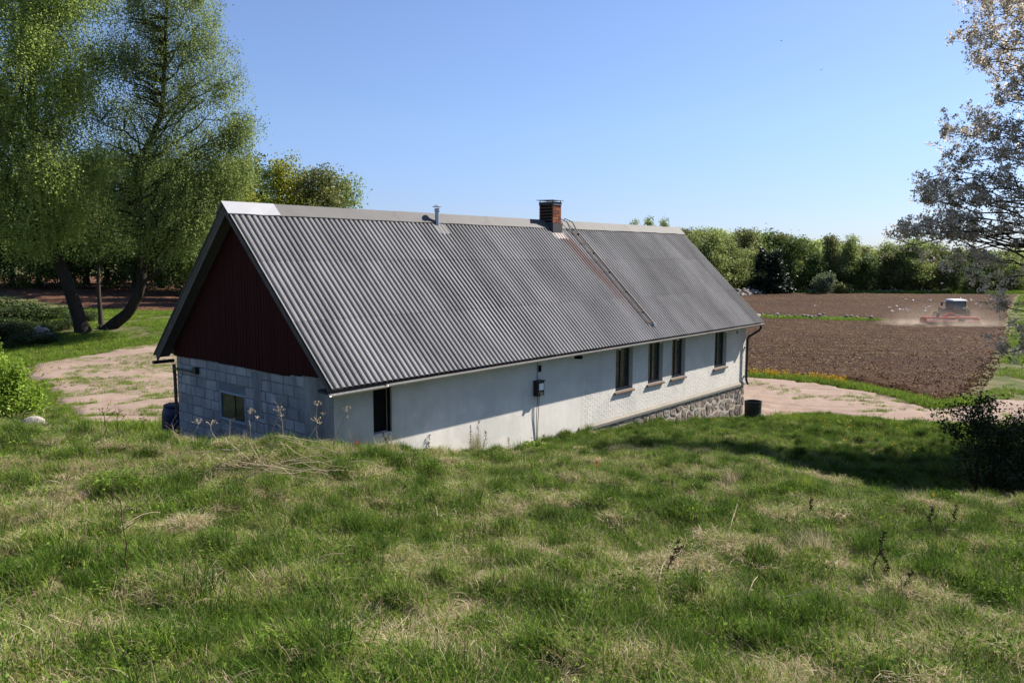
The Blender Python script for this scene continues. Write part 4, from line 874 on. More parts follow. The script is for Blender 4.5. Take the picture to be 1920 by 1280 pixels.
# the hillside wood behind as one mass
rg=np.random.default_rng(5); n=52000; q=rg.uniform(1180,2150,n); d=rg.uniform(212,300,n); L=np.empty((n,3))
v=_fw*FPX; 
rr_=(q-960)/FPX*d; X,Y=fr(d,rr_); hz=height(X,Y); 
tc_=np.c_[rg.uniform(1180,2150,420),rg.uniform(214,296,420)]; tx=(tc_[:,0]-960)/FPX*tc_[:,1]; dist2=(rr_[:,None]-tx[None])**2+(d[:,None]-tc_[None,:,1])**2; near=np.argmin(dist2,1); dm=np.sqrt(dist2.min(1))
top=(5.04-(np.interp(q,[1200,1280,1340,1400,1450,1500,1560,1600,1640,1700,1760,1850,1960,2100],[440,426,429,437,439,444,450,455,462,458,462,468,466,464])-486+9)/FPX*300)-hz
top=np.clip(top*(d/300)*1.0,6,22); Hc=np.minimum(14,top)-np.minimum(dm,6)**2*.14+rg.normal(size=n)*.3+(near%5-2)*.5
L=np.c_[X,Y,hz+Hc*(1-rg.random(n)**2*.35)]; S=np.clip(((near*37)%10)/14+rg.random(n)*.4,0,1)
o=link('woodland',leafquads('woodland',L,.46,S),MAT['wood_leaf']); tag(o,'pale green wood covering the rise behind the field edge','woodland',kind='stuff')
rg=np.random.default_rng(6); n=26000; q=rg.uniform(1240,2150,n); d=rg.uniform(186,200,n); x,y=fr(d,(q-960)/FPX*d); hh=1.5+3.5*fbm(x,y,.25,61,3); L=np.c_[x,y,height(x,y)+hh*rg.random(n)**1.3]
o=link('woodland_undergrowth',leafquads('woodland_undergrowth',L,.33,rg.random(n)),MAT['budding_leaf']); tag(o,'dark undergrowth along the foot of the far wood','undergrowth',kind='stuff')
# ------------------------------------------------------------------ rocks
def rockmesh(seed,s=1.):
    bm=bmesh.new(); bmesh.ops.create_icosphere(bm,subdivisions=2,radius=1); rg=np.random.default_rng(seed); nrm=rdir(9,rg); off=rg.uniform(.55,.85,9)
    for v in bm.verts:
        p=np.array(v.co)
        for a,b in zip(nrm,off):
            q=p@a
            if q>b: p=p-a*(q-b)*.85
        v.co=Vector(p*np.array([1,.8,.62])*s+rg.normal(size=3)*.015*s)
    me=bpy.data.meshes.new('rock'); bm.to_mesh(me); bm.free(); me.materials.append(MAT['rock']); return me
RM=[rockmesh(i) for i in range(5)]
def rock(x,y,s,label,group,sink=.25,z=None):
    o=link('rock',random.choice(RM)); o.location=(x,y,(gz(x,y) if z is None else z)+s*(.62-sink)); o.rotation_euler=(random.uniform(-.3,.3),random.uniform(-.3,.3),random.uniform(0,6)); o.scale=(s,s*random.uniform(.8,1.1),s*random.uniform(.8,1.1)); tag(o,label,'rock',group); return o
for px,py,s,lb in ((22,779,.26,'dark brown rock under the bright bush, leftmost of the rock row'),(58,777,.34,'largest pale rock below the bright bush'),(80,782,.20,'smaller pale rock at the right end of the rock row'),(40,787,.16,'small rock in front of the rock row'),(10,792,.20,'flat pale rock low in the grass at the left edge'),(66,792,.14,'little stone in the grass before the pale rock')):
    x,y,z=at(px,py,21.6)[0],at(px,py,21.6)[1],0; rock(x,y,s,lb,'rocks below the bright bush',.1)
for i in range(12):
    p=onground(55+random.uniform(0,36),44+random.uniform(-.8,.8)); rock(p[0],p[1],random.uniform(.2,.36),'grey stone of the heap lying on the shady bank','stones of the heap on the shady bank',.1,z=p[2]+(i%3)*.25)
# stones along the far edge of the field and the strip in the middle
def stonerow(name,label,cat,pts,n,smin,smax,spread,seed):
    rg=np.random.default_rng(seed); V=[];F=[]; ico=MB(); t_=(1+5**.5)/2
    iv=np.array([(-1,t_,0),(1,t_,0),(-1,-t_,0),(1,-t_,0),(0,-1,t_),(0,1,t_),(0,-1,-t_),(0,1,-t_),(t_,0,-1),(t_,0,1),(-t_,0,-1),(-t_,0,1)])/1.9
    fi=np.array([(0,11,5),(0,5,1),(0,1,7),(0,7,10),(0,10,11),(1,5,9),(5,11,4),(11,10,2),(10,7,6),(7,1,8),(3,9,4),(3,4,2),(3,2,6),(3,6,8),(3,8,9),(4,9,5),(2,4,11),(6,2,10),(8,6,7),(9,8,1)])
    P=np.array(pts); seg=rg.uniform(0,len(P)-1,n); i=np.minimum(seg.astype(int),len(P)-2); q=P[i]+(P[i+1]-P[i])*(seg-i)[:,None]+rg.normal(size=(n,2))*spread
    z=height(q[:,0],q[:,1]); 
    for j in range(n):
        s=rg.uniform(smin,smax); V.append(iv*(1+rg.normal(size=(12,1))*.13)*s*np.array([1,1,.75])+[q[j,0],q[j,1],z[j]+s*.4+abs(rg.normal())*smax*.8]); F.append(fi+12*j)
    o=link(name,fastmesh(name,np.vstack(V),np.vstack(F)),MAT['rock']); tag(o,label,cat,kind='stuff'); return o
stonerow('field_stone_wall','low heaped stone wall along the far edge of the ploughed field','stone wall',[tuple(onground(px,184.5)[:2]) for px in (1385,1450,1520,1600,1680,1900)],520,.15,.38,.8,3)
stonerow('stone_strip','stones lying along the grassy strip across the field','stones',[tuple(onground(px,d)[:2]) for px,d in ((1415,103),(1470,100),(1560,97),(1640,95.5))],90,.12,.32,.5,4)
p=onground(1424,101); rock(p[0],p[1],.7,'big pale boulder at the near end of the grassy strip by the roof corner',None)
stonerow('earth_bank','rough earth and stone bank at the left end of the far wall','bank',[tuple(onground(px,d)[:2]) for px,d in ((1380,170),(1415,180))],160,.25,.6,1.2,6)
# ------------------------------------------------------------------ grass
def blades(rg,n,spread,l0,l1,w,lean,curl,sh0,sh1,drop=0.,seg=3):
    a=rg.random(n)*6.283; r=spread*np.sqrt(rg.random(n)); bx=r*np.cos(a*1.7+1); by=r*np.sin(a*1.7+1)
    L=rg.uniform(l0,l1,n); az=rg.random(n)*6.283; le=np.abs(rg.normal(size=n))*lean+drop; V=np.empty((n,seg+1,2,3)); wd=w*rg.uniform(.6,1.3,n)
    px=bx.copy(); py=by.copy(); pz=np.full(n,-.02); ang=le.copy()
    for s in range(seg+1):
        ww=wd*(1-(s/seg)**1.5*.85)*.5; cx=-np.sin(az); cy=np.cos(az)
        V[:,s,0]=np.c_[px-cx*ww,py-cy*ww,pz]; V[:,s,1]=np.c_[px+cx*ww,py+cy*ww,pz]
        d=L/seg; px=px+np.cos(az)*np.sin(ang)*d; py=py+np.sin(az)*np.sin(ang)*d; pz=np.maximum(pz+np.cos(ang)*d,.004+rg.random(n)*.03); ang=ang+curl*rg.uniform(.3,1.3,n)
    F=[]; base=np.arange(n)*(seg+1)*2
    for s in range(seg): F.append(np.c_[base+2*s,base+2*s+1,base+2*s+3,base+2*s+2])
    sh=np.repeat(rg.uniform(sh0,sh1,n),(seg+1)*2); return V.reshape(-1,3),np.vstack(F),sh
def leaves(rg,n,spread,h,size,sh0,sh1):
    C=np.c_[rg.normal(size=n)*spread,rg.normal(size=n)*spread,rg.uniform(.02,h,n)]; u=rdir(n,rg); u[:,2]*=.35; t=rdir(n,rg); w_=np.cross(u,t); w_/=np.linalg.norm(w_,axis=1,keepdims=True)+1e-9
    s=(size*rg.uniform(.6,1.3,n))[:,None]; V=np.empty((n,4,3)); V[:,0]=C-u*s; V[:,1]=C-w_*s*.5; V[:,2]=C+u*s; V[:,3]=C+w_*s*.5
    return V.reshape(-1,3),np.arange(n*4).reshape(n,4),np.repeat(rg.uniform(sh0,sh1,n),4)
def clump_mesh(name,parts,mat):
    V=[];F=[];S=[];o=0
    for v,f,s in parts: V.append(v);F.append(f+o);S.append(s);o+=len(v)
    me=fastmesh(name,np.vstack(V),np.vstack(F),{'shade':np.concatenate(S)}); me.materials.append(mat); return me
rg=np.random.default_rng(99); G=MAT['grass']
LIB=[]
for i in range(3): LIB.append(clump_mesh('short_green',[blades(rg,66,.16,.04,.12,.0058,.75,.35,.05,.64),blades(rg,14,.18,.08,.20,.003,.9,.4,.68,1.)],G))
for i in range(2): LIB.append(clump_mesh('long_green',[blades(rg,70,.11,.09,.20,.006,.60,.38,.0,.56),blades(rg,8,.14,.10,.20,.003,.7,.4,.7,1)],G))
for i in range(3): LIB.append(clump_mesh('dead_mat',[blades(rg,70,.18,.08,.20,.0045,.45,.45,.72,1.,drop=1.1),blades(rg,26,.17,.05,.14,.004,.5,.3,.2,.62)],G))
for i in range(2): LIB.append(clump_mesh('mixed',[blades(rg,44,.18,.06,.16,.005,.75,.3,.15,.68),blades(rg,34,.18,.08,.24,.003,.6,.5,.66,.98,drop=.6)],G))
LIB.append(clump_mesh('weed',[leaves(rg,60,.11,.08,.018,.1,.45),blades(rg,30,.15,.05,.14,.004,.5,.3,.15,.6)],G))
LIB.append(clump_mesh('thin_stem',[blades(rg,4,.12,.2,.45,.003,.5,.15,.72,1.,seg=3),blades(rg,26,.15,.05,.15,.004,.5,.3,.15,.62)],G))
LIB.append(clump_mesh('coarse_green',[blades(rg,60,.30,.10,.26,.018,.5,.3,.1,.62),],G))     # seen beyond 30 m
LIB.append(clump_mesh('dark_tuft',[blades(rg,110,.12,.10,.24,.006,.40,.35,.0,.24)],G))
LIB.append(clump_mesh('upright_straw',[blades(rg,90,.11,.14,.36,.0035,.42,.30,.72,1.),blades(rg,20,.14,.1,.2,.004,.5,.3,.2,.6)],G))
yf=leaves(rg,7,.10,.05,.03,.2,.6)
def flower_mesh(name,n,spread,h0,h1,size):
    V=[];F=[];S=[];o=0; st=blades(rg,n,spread,h0,h1,.006,.12,.05,.2,.5,seg=3); V.append(st[0]);F.append(st[1]);o=len(st[0])
    tips=st[0].reshape(n,-1,3)[:,-2:].mean(1); lf=leaves(rg,n*4,spread*.7,h0*.8,.035,.2,.6); V.append(lf[0]);F.append(lf[1]+o);o+=len(lf[0]); nf=len(st[1])+len(lf[1])
    k_=5; C=np.repeat(tips,k_,0)+rg.normal(size=(n*k_,3))*size*.5; u=rdir(n*k_,rg); w_=np.cross(u,rdir(n*k_,rg)); w_/=np.linalg.norm(w_,axis=1,keepdims=True); Q=np.empty((n*k_,4,3)); Q[:,0]=C-u*size;Q[:,1]=C-w_*size*.8;Q[:,2]=C+u*size;Q[:,3]=C+w_*size*.8
    V.append(Q.reshape(-1,3));F.append(np.arange(n*k_*4).reshape(-1,4)+o); sh=np.r_[st[2],lf[2],rg.random(n*k_*4)]
    me=fastmesh(name,np.vstack(V),np.vstack(F),{'shade':sh}); me.materials.append(G); me.materials.append(MAT['yellow']); mi=np.zeros(len(me.polygons),np.int32); mi[nf:]=1; me.polygons.foreach_set('material_index',mi); return me
FLW=[flower_mesh('tall_yellow',8,.16,.25,.6,.028),flower_mesh('dandelion',2,.12,.07,.16,.014)]
def scatter(name,label,cat,lib,X,Y,Z,var,scale,tilt=None):
    """one object of ground cover: points carry which clump grows there, its turn and its size"""
    n=len(X); me=fastmesh(name,np.c_[X,Y,Z],np.zeros((0,4),int)) if False else bpy.data.meshes.new(name)
    me.vertices.add(n); me.vertices.foreach_set('co',np.c_[X,Y,Z].astype(np.float32).ravel())
    a=me.attributes.new('kind_id','INT','POINT'); a.data.foreach_set('value',np.asarray(var,np.int32))
    rt=np.c_[rng.normal(size=n)*.12,rng.normal(size=n)*.12,rng.random(n)*6.283] if tilt is None else tilt
    a=me.attributes.new('turn','FLOAT_VECTOR','POINT'); a.data.foreach_set('vector',rt.astype(np.float32).ravel())
    a=me.attributes.new('size','FLOAT','POINT'); a.data.foreach_set('value',np.asarray(scale,np.float32))
    o=link(name,me); tag(o,label,cat,kind='stuff')
    ng=bpy.data.node_groups.new(name,'GeometryNodeTree'); ng.interface.new_socket('Geometry',in_out='INPUT',socket_type='NodeSocketGeometry'); ng.interface.new_socket('Geometry',in_out='OUTPUT',socket_type='NodeSocketGeometry')
    gi=ng.nodes.new('NodeGroupInput'); go=ng.nodes.new('NodeGroupOutput'); jn=ng.nodes.new('GeometryNodeJoinGeometry')
    def na(nm,ty):
        q=ng.nodes.new('GeometryNodeInputNamedAttribute'); q.data_type=ty; q.inputs[0].default_value=nm; return [s for s in q.outputs if s.enabled and s.name=='Attribute'][0]
    vi,tu,sz=na('kind_id','INT'),na('turn','FLOAT_VECTOR'),na('size','FLOAT')
    for k_ in sorted(set(int(v) for v in var)):
        me2=lib[k_]; po=bpy.data.objects.new(me2.name,me2)
        oi=ng.nodes.new('GeometryNodeObjectInfo'); oi.inputs['Object'].default_value=po; oi.inputs['As Instance'].default_value=True
        cp=ng.nodes.new('FunctionNodeCompare'); cp.data_type='INT'; cp.operation='EQUAL'; ci=[s for s in cp.inputs if s.enabled]; ng.links.new(vi,ci[0]); ci[1].default_value=k_
        ip=ng.nodes.new('GeometryNodeInstanceOnPoints'); ng.links.new(gi.outputs[0],ip.inputs['Points']); ng.links.new(cp.outputs[0],ip.inputs['Selection']); ng.links.new(oi.outputs['Geometry'],ip.inputs['Instance'])
        e2=ng.nodes.new('FunctionNodeEulerToRotation'); ng.links.new(tu,e2.inputs[0]); ng.links.new(e2.outputs[0],ip.inputs['Rotation']); ng.links.new(sz,ip.inputs['Scale']); ng.links.new(ip.outputs[0],jn.inputs[0])
    ng.links.new(jn.outputs[0],go.inputs[0]); md=o.modifiers.new('grow','NODES'); md.node_group=ng; return o
# straw patches: noise plus those the photograph shows
PATCH=[(1020,960,.75),(1400,1050,.8),(1530,950,.6),(1650,1230,1.),(1740,1150,.9),(1560,1060,.5),(870,1160,.7),(900,1000,.55),(340,1020,.4),(160,1035,.45),(260,960,.4),(840,890,.5),(700,850,.6),(520,870,.7),(1130,900,.5),(1250,1080,.55),(620,1210,.5),(1210,1250,.4),(1160,1020,.4),(1850,950,.4),(130,930,.35),(1740,930,.5),(1480,1090,.4),(250,1130,.35),(760,1240,.5)]
PG=[ground_at(a,b)[:2]+(c,) for a,b,c in PATCH]
GREEN=[(1290,1190,.6),(1000,1180,.4),(480,1180,.7),(60,1100,.7),(700,1010,.5),(1130,840,.8),(1250,830,.9),(950,900,.5),(1500,1200,.5),(1850,1120,.7),(330,960,.4),(1650,1060,.5),(880,870,.3)]
GG=[ground_at(a,b)[:2]+(c,) for a,b,c in GREEN]
def dead(x,y):
    s=(fbm(x,y,.9,51,3)-.5)*1.9+(fbm(x,y,3.2,57,2)-.5)*3.0
    for a,b,c in PG: s=s+1.15*np.exp(-((x-a)**2+(y-b)**2)/(c*.55)**2)
    for a,b,c in GG: s=s-1.4*np.exp(-((x-a)**2+(y-b)**2)/(c*.9)**2)
    return s
n=150000; f=np.sqrt(rng.uniform(1.5**2,31**2,n)); r=rng.uniform(-1,1,n)*(f*.72+2.2)
X,Y=fr(f,r); dens=np.clip(1.25-f/26,.38,1); k_=rng.random(n)<dens*.95
k_&=~(inpoly(X,Y,[(GX-.05,WY-.05),(XR+.1,WY-.05),(XR+.1,4),(GX-.05,4)])|inpoly(X,Y,YR)|inpoly(X,Y,YL)); X=X[k_];Y=Y[k_]; f=f[k_]
Z=meadow_z(X,Y); s=dead(X,Y); fr_nearwall=np.exp(-((Y-WY)/1.2)**2)*(X>7); s=s-1.6*fr_nearwall-np.clip((f-16)/10,0,1)*(tofr(X,Y)[1]>3)*1.2
u=rng.random(len(X)); s=s+rng.normal(size=len(X))*.36
var=np.where(s>.70,rng.choice([5,6,7,5,6,7,8],len(X)),np.where(s>.42,rng.choice([8,9,0,8,9,11,5],len(X)),np.where(s>-.35,rng.choice([0,1,2,0,1,8,9,10,11],len(X)),rng.choice([3,4,0,1,2,13,10,13],len(X)))))
sc=rng.uniform(.75,1.3,len(X))*np.where(np.isin(var,(3,4,13)),rng.uniform(.7,1.15,len(X)),1)*(.80+.5*fbm(X,Y,.8,71,2))
scatter('meadow_grass','rough spring grass with flattened straw covering the slope in front of the barn','grass',LIB,X,Y,Z,var,sc)
# grass beyond: around the yards, under the birches, along the field
def fill(region_pts,n,lib_ids,smin,smax,avoid=(),only=None,seed=1):
    rg=np.random.default_rng(seed); P=np.array(region_pts); x=rg.uniform(P[:,0].min(),P[:,0].max(),n); y=rg.uniform(P[:,1].min(),P[:,1].max(),n); k_=inpoly(x,y,region_pts)
    for a in avoid: k_&=~inpoly(x,y,a)
    x=x[k_];y=y[k_]; return x,y,rg.choice(lib_ids,len(x)),rg.uniform(smin,smax,len(x))
hs=[(GX-.1,WY-.1),(XR+.1,WY-.1),(XR+.1,4.),(GX-.1,4.)]
segs=[]
left_region=[tuple(pxd(-150,500,24)[:2]),tuple(pxd(340,500,30)[:2]),tuple(pxd(340,500,66)[:2]),tuple(pxd(-200,500,66)[:2])]
x,y,v,s_=fill(left_region,46000,[12,12,0,1],.45,1.0,(YL,FL,hs),seed=3); k_=(tofr(x,y)[0]<43)|(fbm(x,y,.35,97,3)+rng.normal(size=len(x))*.05>.50); segs.append((x[k_],y[k_],v[k_],s_[k_]))
right_region=[tuple(pxd(1380,500,27)[:2]),tuple(pxd(1990,500,27)[:2]),tuple(pxd(2000,500,175)[:2]),tuple(pxd(1880,500,175)[:2]),tuple(pxd(1860,500,45)[:2]),tuple(pxd(1600,500,42)[:2]),tuple(pxd(1400,500,42)[:2])]
x,y,v,s_=fill(right_region,26000,[12],.5,1.1,(YR,FR,hs),seed=4); k_=(fbm(x,y,.35,95,3)+rng.normal(size=len(x))*.05>.46); segs.append((x[k_],y[k_],v[k_],s_[k_]))
# grass tufts on the gravel drive, in loose patches
x,y,v,s_=fill(YL,30000,[12,0,10],.25,.7,(hs,),seed=5); pt=fbm(x*.7,y*1.3,.55,83,3); k_=(pt>.535)|(rng.random(len(x))<.01); segs.append((x[k_],y[k_],v[k_],s_[k_]))
x,y,v,s_=fill(YR,9000,[12,0],.3,.7,(hs,),seed=6); pt=fbm(x,y,.6,87,3); k_=(pt>.66)|(rng.random(len(x))<.008); segs.append((x[k_],y[k_],v[k_],s_[k_]))
def ribbon(pts,n,w,ids,smin,smax,seed):
    rg=np.random.default_rng(seed); P=np.array(pts); L=np.linalg.norm(np.diff(P,axis=0),axis=1); i=rg.choice(len(L),n,p=L/L.sum()); t=rg.random(n)[:,None]; q=P[i]+(P[i+1]-P[i])*t+rg.normal(size=(n,2))*w
    return q[:,0],q[:,1],rg.choice(ids,n),rg.uniform(smin,smax,n)
strip=[onground(px,d)[:2] for px,d in ((1415,103),(1470,100),(1560,97),(1640,95.5))]
segs.append(ribbon(strip,1500,.9,[12],1.2,2.6,7)); segs.append(ribbon([onground(px,184)[:2] for px in (1400,1700,1950)],1600,.9,[12],2,4,8))
edge=[ground_at(px,py,30)[:2] for px,py in ((1400,707),(1500,713),(1600,726),(1690,745),(1760,765),(1830,752))]
segs.append(ribbon(edge,2600,.24,[12,0,1],.7,1.4,9))
segs.append(ribbon([ground_at(px,py,20)[:2] for px,py in ((1450,792),(1530,786),(1600,794),(1700,803),(1840,808),(1950,812))],2600,.35,[12,0,3],.6,1.1,10))
segs.append(ribbon([ground_at(px,py,20)[:2] for px,py in ((95,800),(180,806),(310,808))],1200,.4,[12,3,9],.6,1.1,11))
X=np.concatenate([a[0] for a in segs]);Y=np.concatenate([a[1] for a in segs]);var=np.concatenate([a[2] for a in segs]);sc=np.concatenate([a[3] for a in segs])
scatter('short_grass','short green grass round the gravel yards and under the birches','grass',LIB,X,Y,height(X,Y)+.03,var,sc)
# yellow flowers
x1,y1,_,s1=ribbon([ground_at(px,py,30)[:2] for px,py in ((1402,706),(1450,709),(1500,713),(1560,720),(1605,727))],120,.20,[0],.5,.85,12)
cl=fbm(x1,y1,.9,91,2)>.40; x1,y1,s1=x1[cl],y1[cl],s1[cl]
o=scatter('yellow_flowers','band of tall yellow flowers between the gravel yard and the ploughed field','flowers',FLW,x1,y1,height(x1,y1)+.03,np.zeros(len(x1),int),s1)
pts=[]
for (px,py,w_,nn_) in ((1860,946,.9,70),(1700,960,.5,3),(1560,800,2.,50),(1460,785,.6,16),(1640,850,3.,26),(110,725,1.4,30),(60,700,1.2,24),(240,740,4,40),(150,640,4,36),(1700,800,2.,22),(1320,800,1,12),(1840,930,.5,14)):
    g0=ground_at(px,py,3 if py>930 else 17)
    for _ in range(nn_): pts.append((g0[0]+rng.normal()*w_*.6,g0[1]+rng.normal()*w_*.6))
pts=np.array(pts); k_=~inpoly(pts[:,0],pts[:,1],hs); pts=pts[k_]
scatter('dandelions','scattered yellow dandelions in the grass','flowers',FLW,pts[:,0],pts[:,1],meadow_z(pts[:,0],pts[:,1])+.03,np.ones(len(pts),int),rng.uniform(.9,1.6,len(pts)))
# straw and clods on the field
rg=np.random.default_rng(8); n=42000; d=31*np.exp(rg.random(n)*math.log(185/31)); q=rg.uniform(1290,1930,n); rr_=(q-960)/FPX*d; x,y=fr(d,rr_); k_=inpoly(x,y,FR)&(fbm(x,y,.10,33,3)+rg.normal(size=n)*.10>.44); x,y,d=x[k_],y[k_],d[k_]
n=len(x); z=height(x,y)+.12+clod(x,y)+.02; u=rdir(n,rg); u[:,2]*=.3; w_=np.cross(u,np.array([0,0,1.])+rdir(n,rg)*.5); w_/=np.linalg.norm(w_,axis=1,keepdims=True); s_=(rg.uniform(.03,.075,n)*(.7+d/110))[:,None]
o=link('straw_litter',quads('straw_litter',np.c_[x,y,z],u*s_,w_*s_*.35,rg.uniform(.62,.92,n)),G); tag(o,'pale straw stubble scattered over the ploughed soil','straw',kind='stuff')
rg=np.random.default_rng(18); n=26000; d=31*np.exp(rg.random(n)*math.log(110/31)); q=rg.uniform(1290,1930,n); rr_=(q-960)/FPX*d; x,y=fr(d,rr_); k_=inpoly(x,y,FR); x,y=x[k_],y[k_]; n=len(x)
z=height(x,y)+.10+clod(x,y); s_=rg.uniform(.03,.10,n)[:,None,None]; tet=np.array([(1,0,-.3),(-.5,.87,-.3),(-.5,-.87,-.3),(0,0,.8)])[None]*(1+rg.normal(size=(n,4,3))*.25)*s_+np.c_[x,y,z][:,None]
Fq=np.arange(n)[:,None,None]*4+np.array([(0,1,3),(1,2,3),(2,0,3)])[None]; o=link('soil_clods',fastmesh('soil_clods',tet.reshape(-1,3),Fq.reshape(-1,3)),MAT['plough']); tag(o,'dark brown clods turned up over the ploughed field','soil',kind='stuff')
# ------------------------------------------------------------------ barrels
k=N('blue_plastic'); p=k.obj(); k.bump(k.noise(p,30,3),.1,.01); MAT['bluep']=k.done(k.ramp(k.noise(p,4,4),[(.3,(.006,.012,.038)),(.7,(.009,.020,.058))]),.45,.4)
bp=(GX+.12,4.02); zb_=gz(*bp)-.03
e_=empty('barrel',(bp[0],bp[1],zb_),label='dark blue plastic barrel standing at the far corner of the block gable',cat='barrel'); e_.scale=(1.08,1.08,1.2)
MB().lathe([(.27,0),(.30,.03),(.315,.16),(.33,.3),(.335,.5),(.32,.74),(.285,.86),(.25,.90)],n=28,capb=True,capt=True).build('drum',MAT['bluep'],e_,smooth=False,bevel=0)
MB().lathe([(.262,.885),(.28,.895),(.28,.93),(.25,.945),(.02,.95)],n=28,capt=True).build('lid_ring',MAT['bluep'],e_)
g0=pxd(1411,786,30.6); bx,by=float(g0[0]),float(g0[1]); zb_=gz(bx,by)-.05
e_=empty('barrel',(bx,by,zb_),label='black open topped water barrel below the downpipe at the right corner of the barn',cat='barrel')
MB().lathe([(.30,0),(.32,.02),(.325,.30),(.335,.31),(.325,.33),(.33,.58),(.34,.60),(.335,.66),(.34,.78),(.352,.785),(.352,.81),(.335,.812),(.325,.80),(.32,.5),(.31,.45)],n=32,capb=True).build('drum',MAT['black'],e_,smooth=False)
MB().lathe([(.0,.60),(.322,.60)],n=32).build('water',MAT['glass'],e_)
# ------------------------------------------------------------------ tractor and harrow
MAT['red']=simple('red_machine_paint',(.42,.035,.03),.5,.4,0,.2,3,.05)
MAT['tyre']=simple('dusty_tyre',(.03,.026,.023),.9,.15,0,.3,3,.2)
MAT['tgrey']=simple('tractor_grey',(.07,.05,.045),.6,.3,0,.2,3,.05)
MAT['tgreen']=simple('pale_green_panel',(.45,.55,.30),.6,.3,0,.05,3,0)
MAT['cabglass']=simple('cab_glass',(.08,.11,.14),.25,.5,0,.15,2,0)
tp=onground(1799,91); hp=onground(1790,87.5)
tr=empty('tractor',tuple(tp+[0,0,.08]),-YAW,label='tractor driving away across the ploughed field in a cloud of dust',cat='tractor')
def wheel(par,x,y,r,w_):
    we=empty('wheel',(x,y,r)); we.parent=par
    me=MB(); me.lathe([(r*.55,-w_/2),(r*.9,-w_/2),(r,-w_*.35),(r,w_*.35),(r*.9,w_/2),(r*.55,w_/2)],n=28)
    for i in range(20):
        a=i/20*6.283
        for s in (-1,1): c,s_=math.cos(a+.08*s),math.sin(a+.08*s); me.box((0,0,0),(0.001,0.001,0.001)) if False else me.tube([(r*1.0*c,r*1.0*s_,0),(r*1.01*math.cos(a+.16),r*1.01*math.sin(a+.16),s*w_*.48)],.03,4)
    t=me.build('tyre',MAT['tyre'],we); t.rotation_euler=(0,math.pi/2,0)
    rm=MB().lathe([(.12,w_*.2),(r*.5,w_*.12),(r*.56,w_*.45),(r*.56,-w_*.45),(r*.5,-w_*.12),(.12,-w_*.2)],n=20,capt=True,capb=True).build('rim',MAT['red'],we); rm.rotation_euler=(0,math.pi/2,0)
for x in (-.95,.95): wheel(tr,x,0,.92,.55)
for x in (-.9,.9): wheel(tr,x,2.6,.68,.42)
MB().box((-.42,.3,.75),(.42,3.3,1.75)).build('bonnet',MAT['tgrey'],tr,bevel=.08)
MB().box((-.35,-.5,.55),(.35,2.9,.95)).build('chassis',MAT['tgrey'],tr,bevel=.03)
MB().prism([(-.8,-.55),(.8,-.55),(.85,1.1),(-.85,1.1)],1.15,1.75).build('cab_base',MAT['tgrey'],tr,bevel=.04)
for x in (-.8,.76):
    for y in (-.52,1.02): MB().tube([(x+.02,y,1.74),(x*.9+.02,y*.92,2.72)],.045,6).build('cab_post',MAT['black'],tr)
MB().prism([(-.76,-.5),(.76,-.5),(.78,1.0),(-.78,1.0)],1.76,2.70).build('window',MAT['cabglass'],tr)
MB().add([(-.88,-.68,2.72),(.88,-.68,2.72),(.88,1.15,2.72),(-.88,1.15,2.72),(-.78,-.55,2.90),(.78,-.55,2.90),(.78,1.0,2.90),(-.78,1.0,2.90)],[(0,3,2,1),(4,5,6,7),(0,1,5,4),(1,2,6,5),(2,3,7,6),(3,0,4,7)]).build('roof',MAT['label'],tr,bevel=.03)
MB().box((.35,-.60,1.78),(1.0,-.54,2.02)).build('rear_panel',MAT['tgreen'],tr,bevel=.02)
for s in (-1,1):
    MB().prism([(-.55,1.5),(-.35,1.78),(.35,1.86),(.75,1.5),(.7,1.46),(.3,1.78),(-.3,1.72),(-.5,1.45)],(.68 if s>0 else -1.22),(1.22 if s>0 else -.68),'x').build('fender',MAT['tgrey'],tr)
    MB().box((s*1.28-.1,.9,2.1),(s*1.28+.1,.96,2.5)).build('mirror',MAT['black'],tr); MB().tube([(s*.8,1,2.45),(s*1.28,.95,2.45)],.02,5).build('mirror_arm',MAT['black'],tr)
    MB().box((s*1.0-.1,-.62,1.52),(s*1.0+.1,-.55,1.64)).build('tail_light',MAT['red'],tr)
MB().tube([(.55,1.3,1.6),(.55,1.3,2.95)],.05,8).build('exhaust',MAT['black'],tr)
ha=empty('harrow',tuple(hp+[0,0,.12]),-YAW,label='wide red disc harrow pulled behind the tractor, folding wings spread out',cat='harrow')
for y in (0,.9): 
    for a,b,nm in ((-3.0,-1.1,'wing_beam'),(-1.05,1.05,'centre_beam'),(1.1,3.0,'wing_beam')): MB().box((a,y-.07,.80),(b,y+.07,.97)).build(nm,MAT['red'],ha,bevel=.015)
for x in (-2.95,-2.1,-1.15,-.6,.6,1.15,2.1,2.95): MB().box((x-.05,-.05,.78),(x+.05,.95,.93)).build('cross_bar',MAT['red'],ha)
MB().tube([(-.9,0,.95),(-.35,.3,1.38),(.35,.3,1.38),(.9,0,.95)],.07,6).build('centre_frame',MAT['red'],ha)
MB().tube([(0,.3,1.35),(0,2.6,.8)],.08,6).build('drawbar',MAT['red'],ha)
for s in (-1,1): MB().tube([(s*.4,.4,1.3),(s*1.9,.5,1.0)],.04,6).build('fold_ram',MAT['steel'],ha); MB().box((s*3.0-.04,-.3,.25),(s*3.0+.04,1.1,.8)).build('end_plate',MAT['red'],ha)
dm=bpy.data.meshes.new('x'); d0=MB().lathe([(.02,-.015),(.27,.03),(.28,.035),(.02,.0)],n=16).mesh('disc',mat=MAT['steel'])
for i in range(26):
    for y in (.15,.75):
        o=link('disc',d0,None,ha,(-2.9+i*.232,y,.34)); o.rotation_euler=(0,math.pi/2,.25 if y<.5 else -.25)
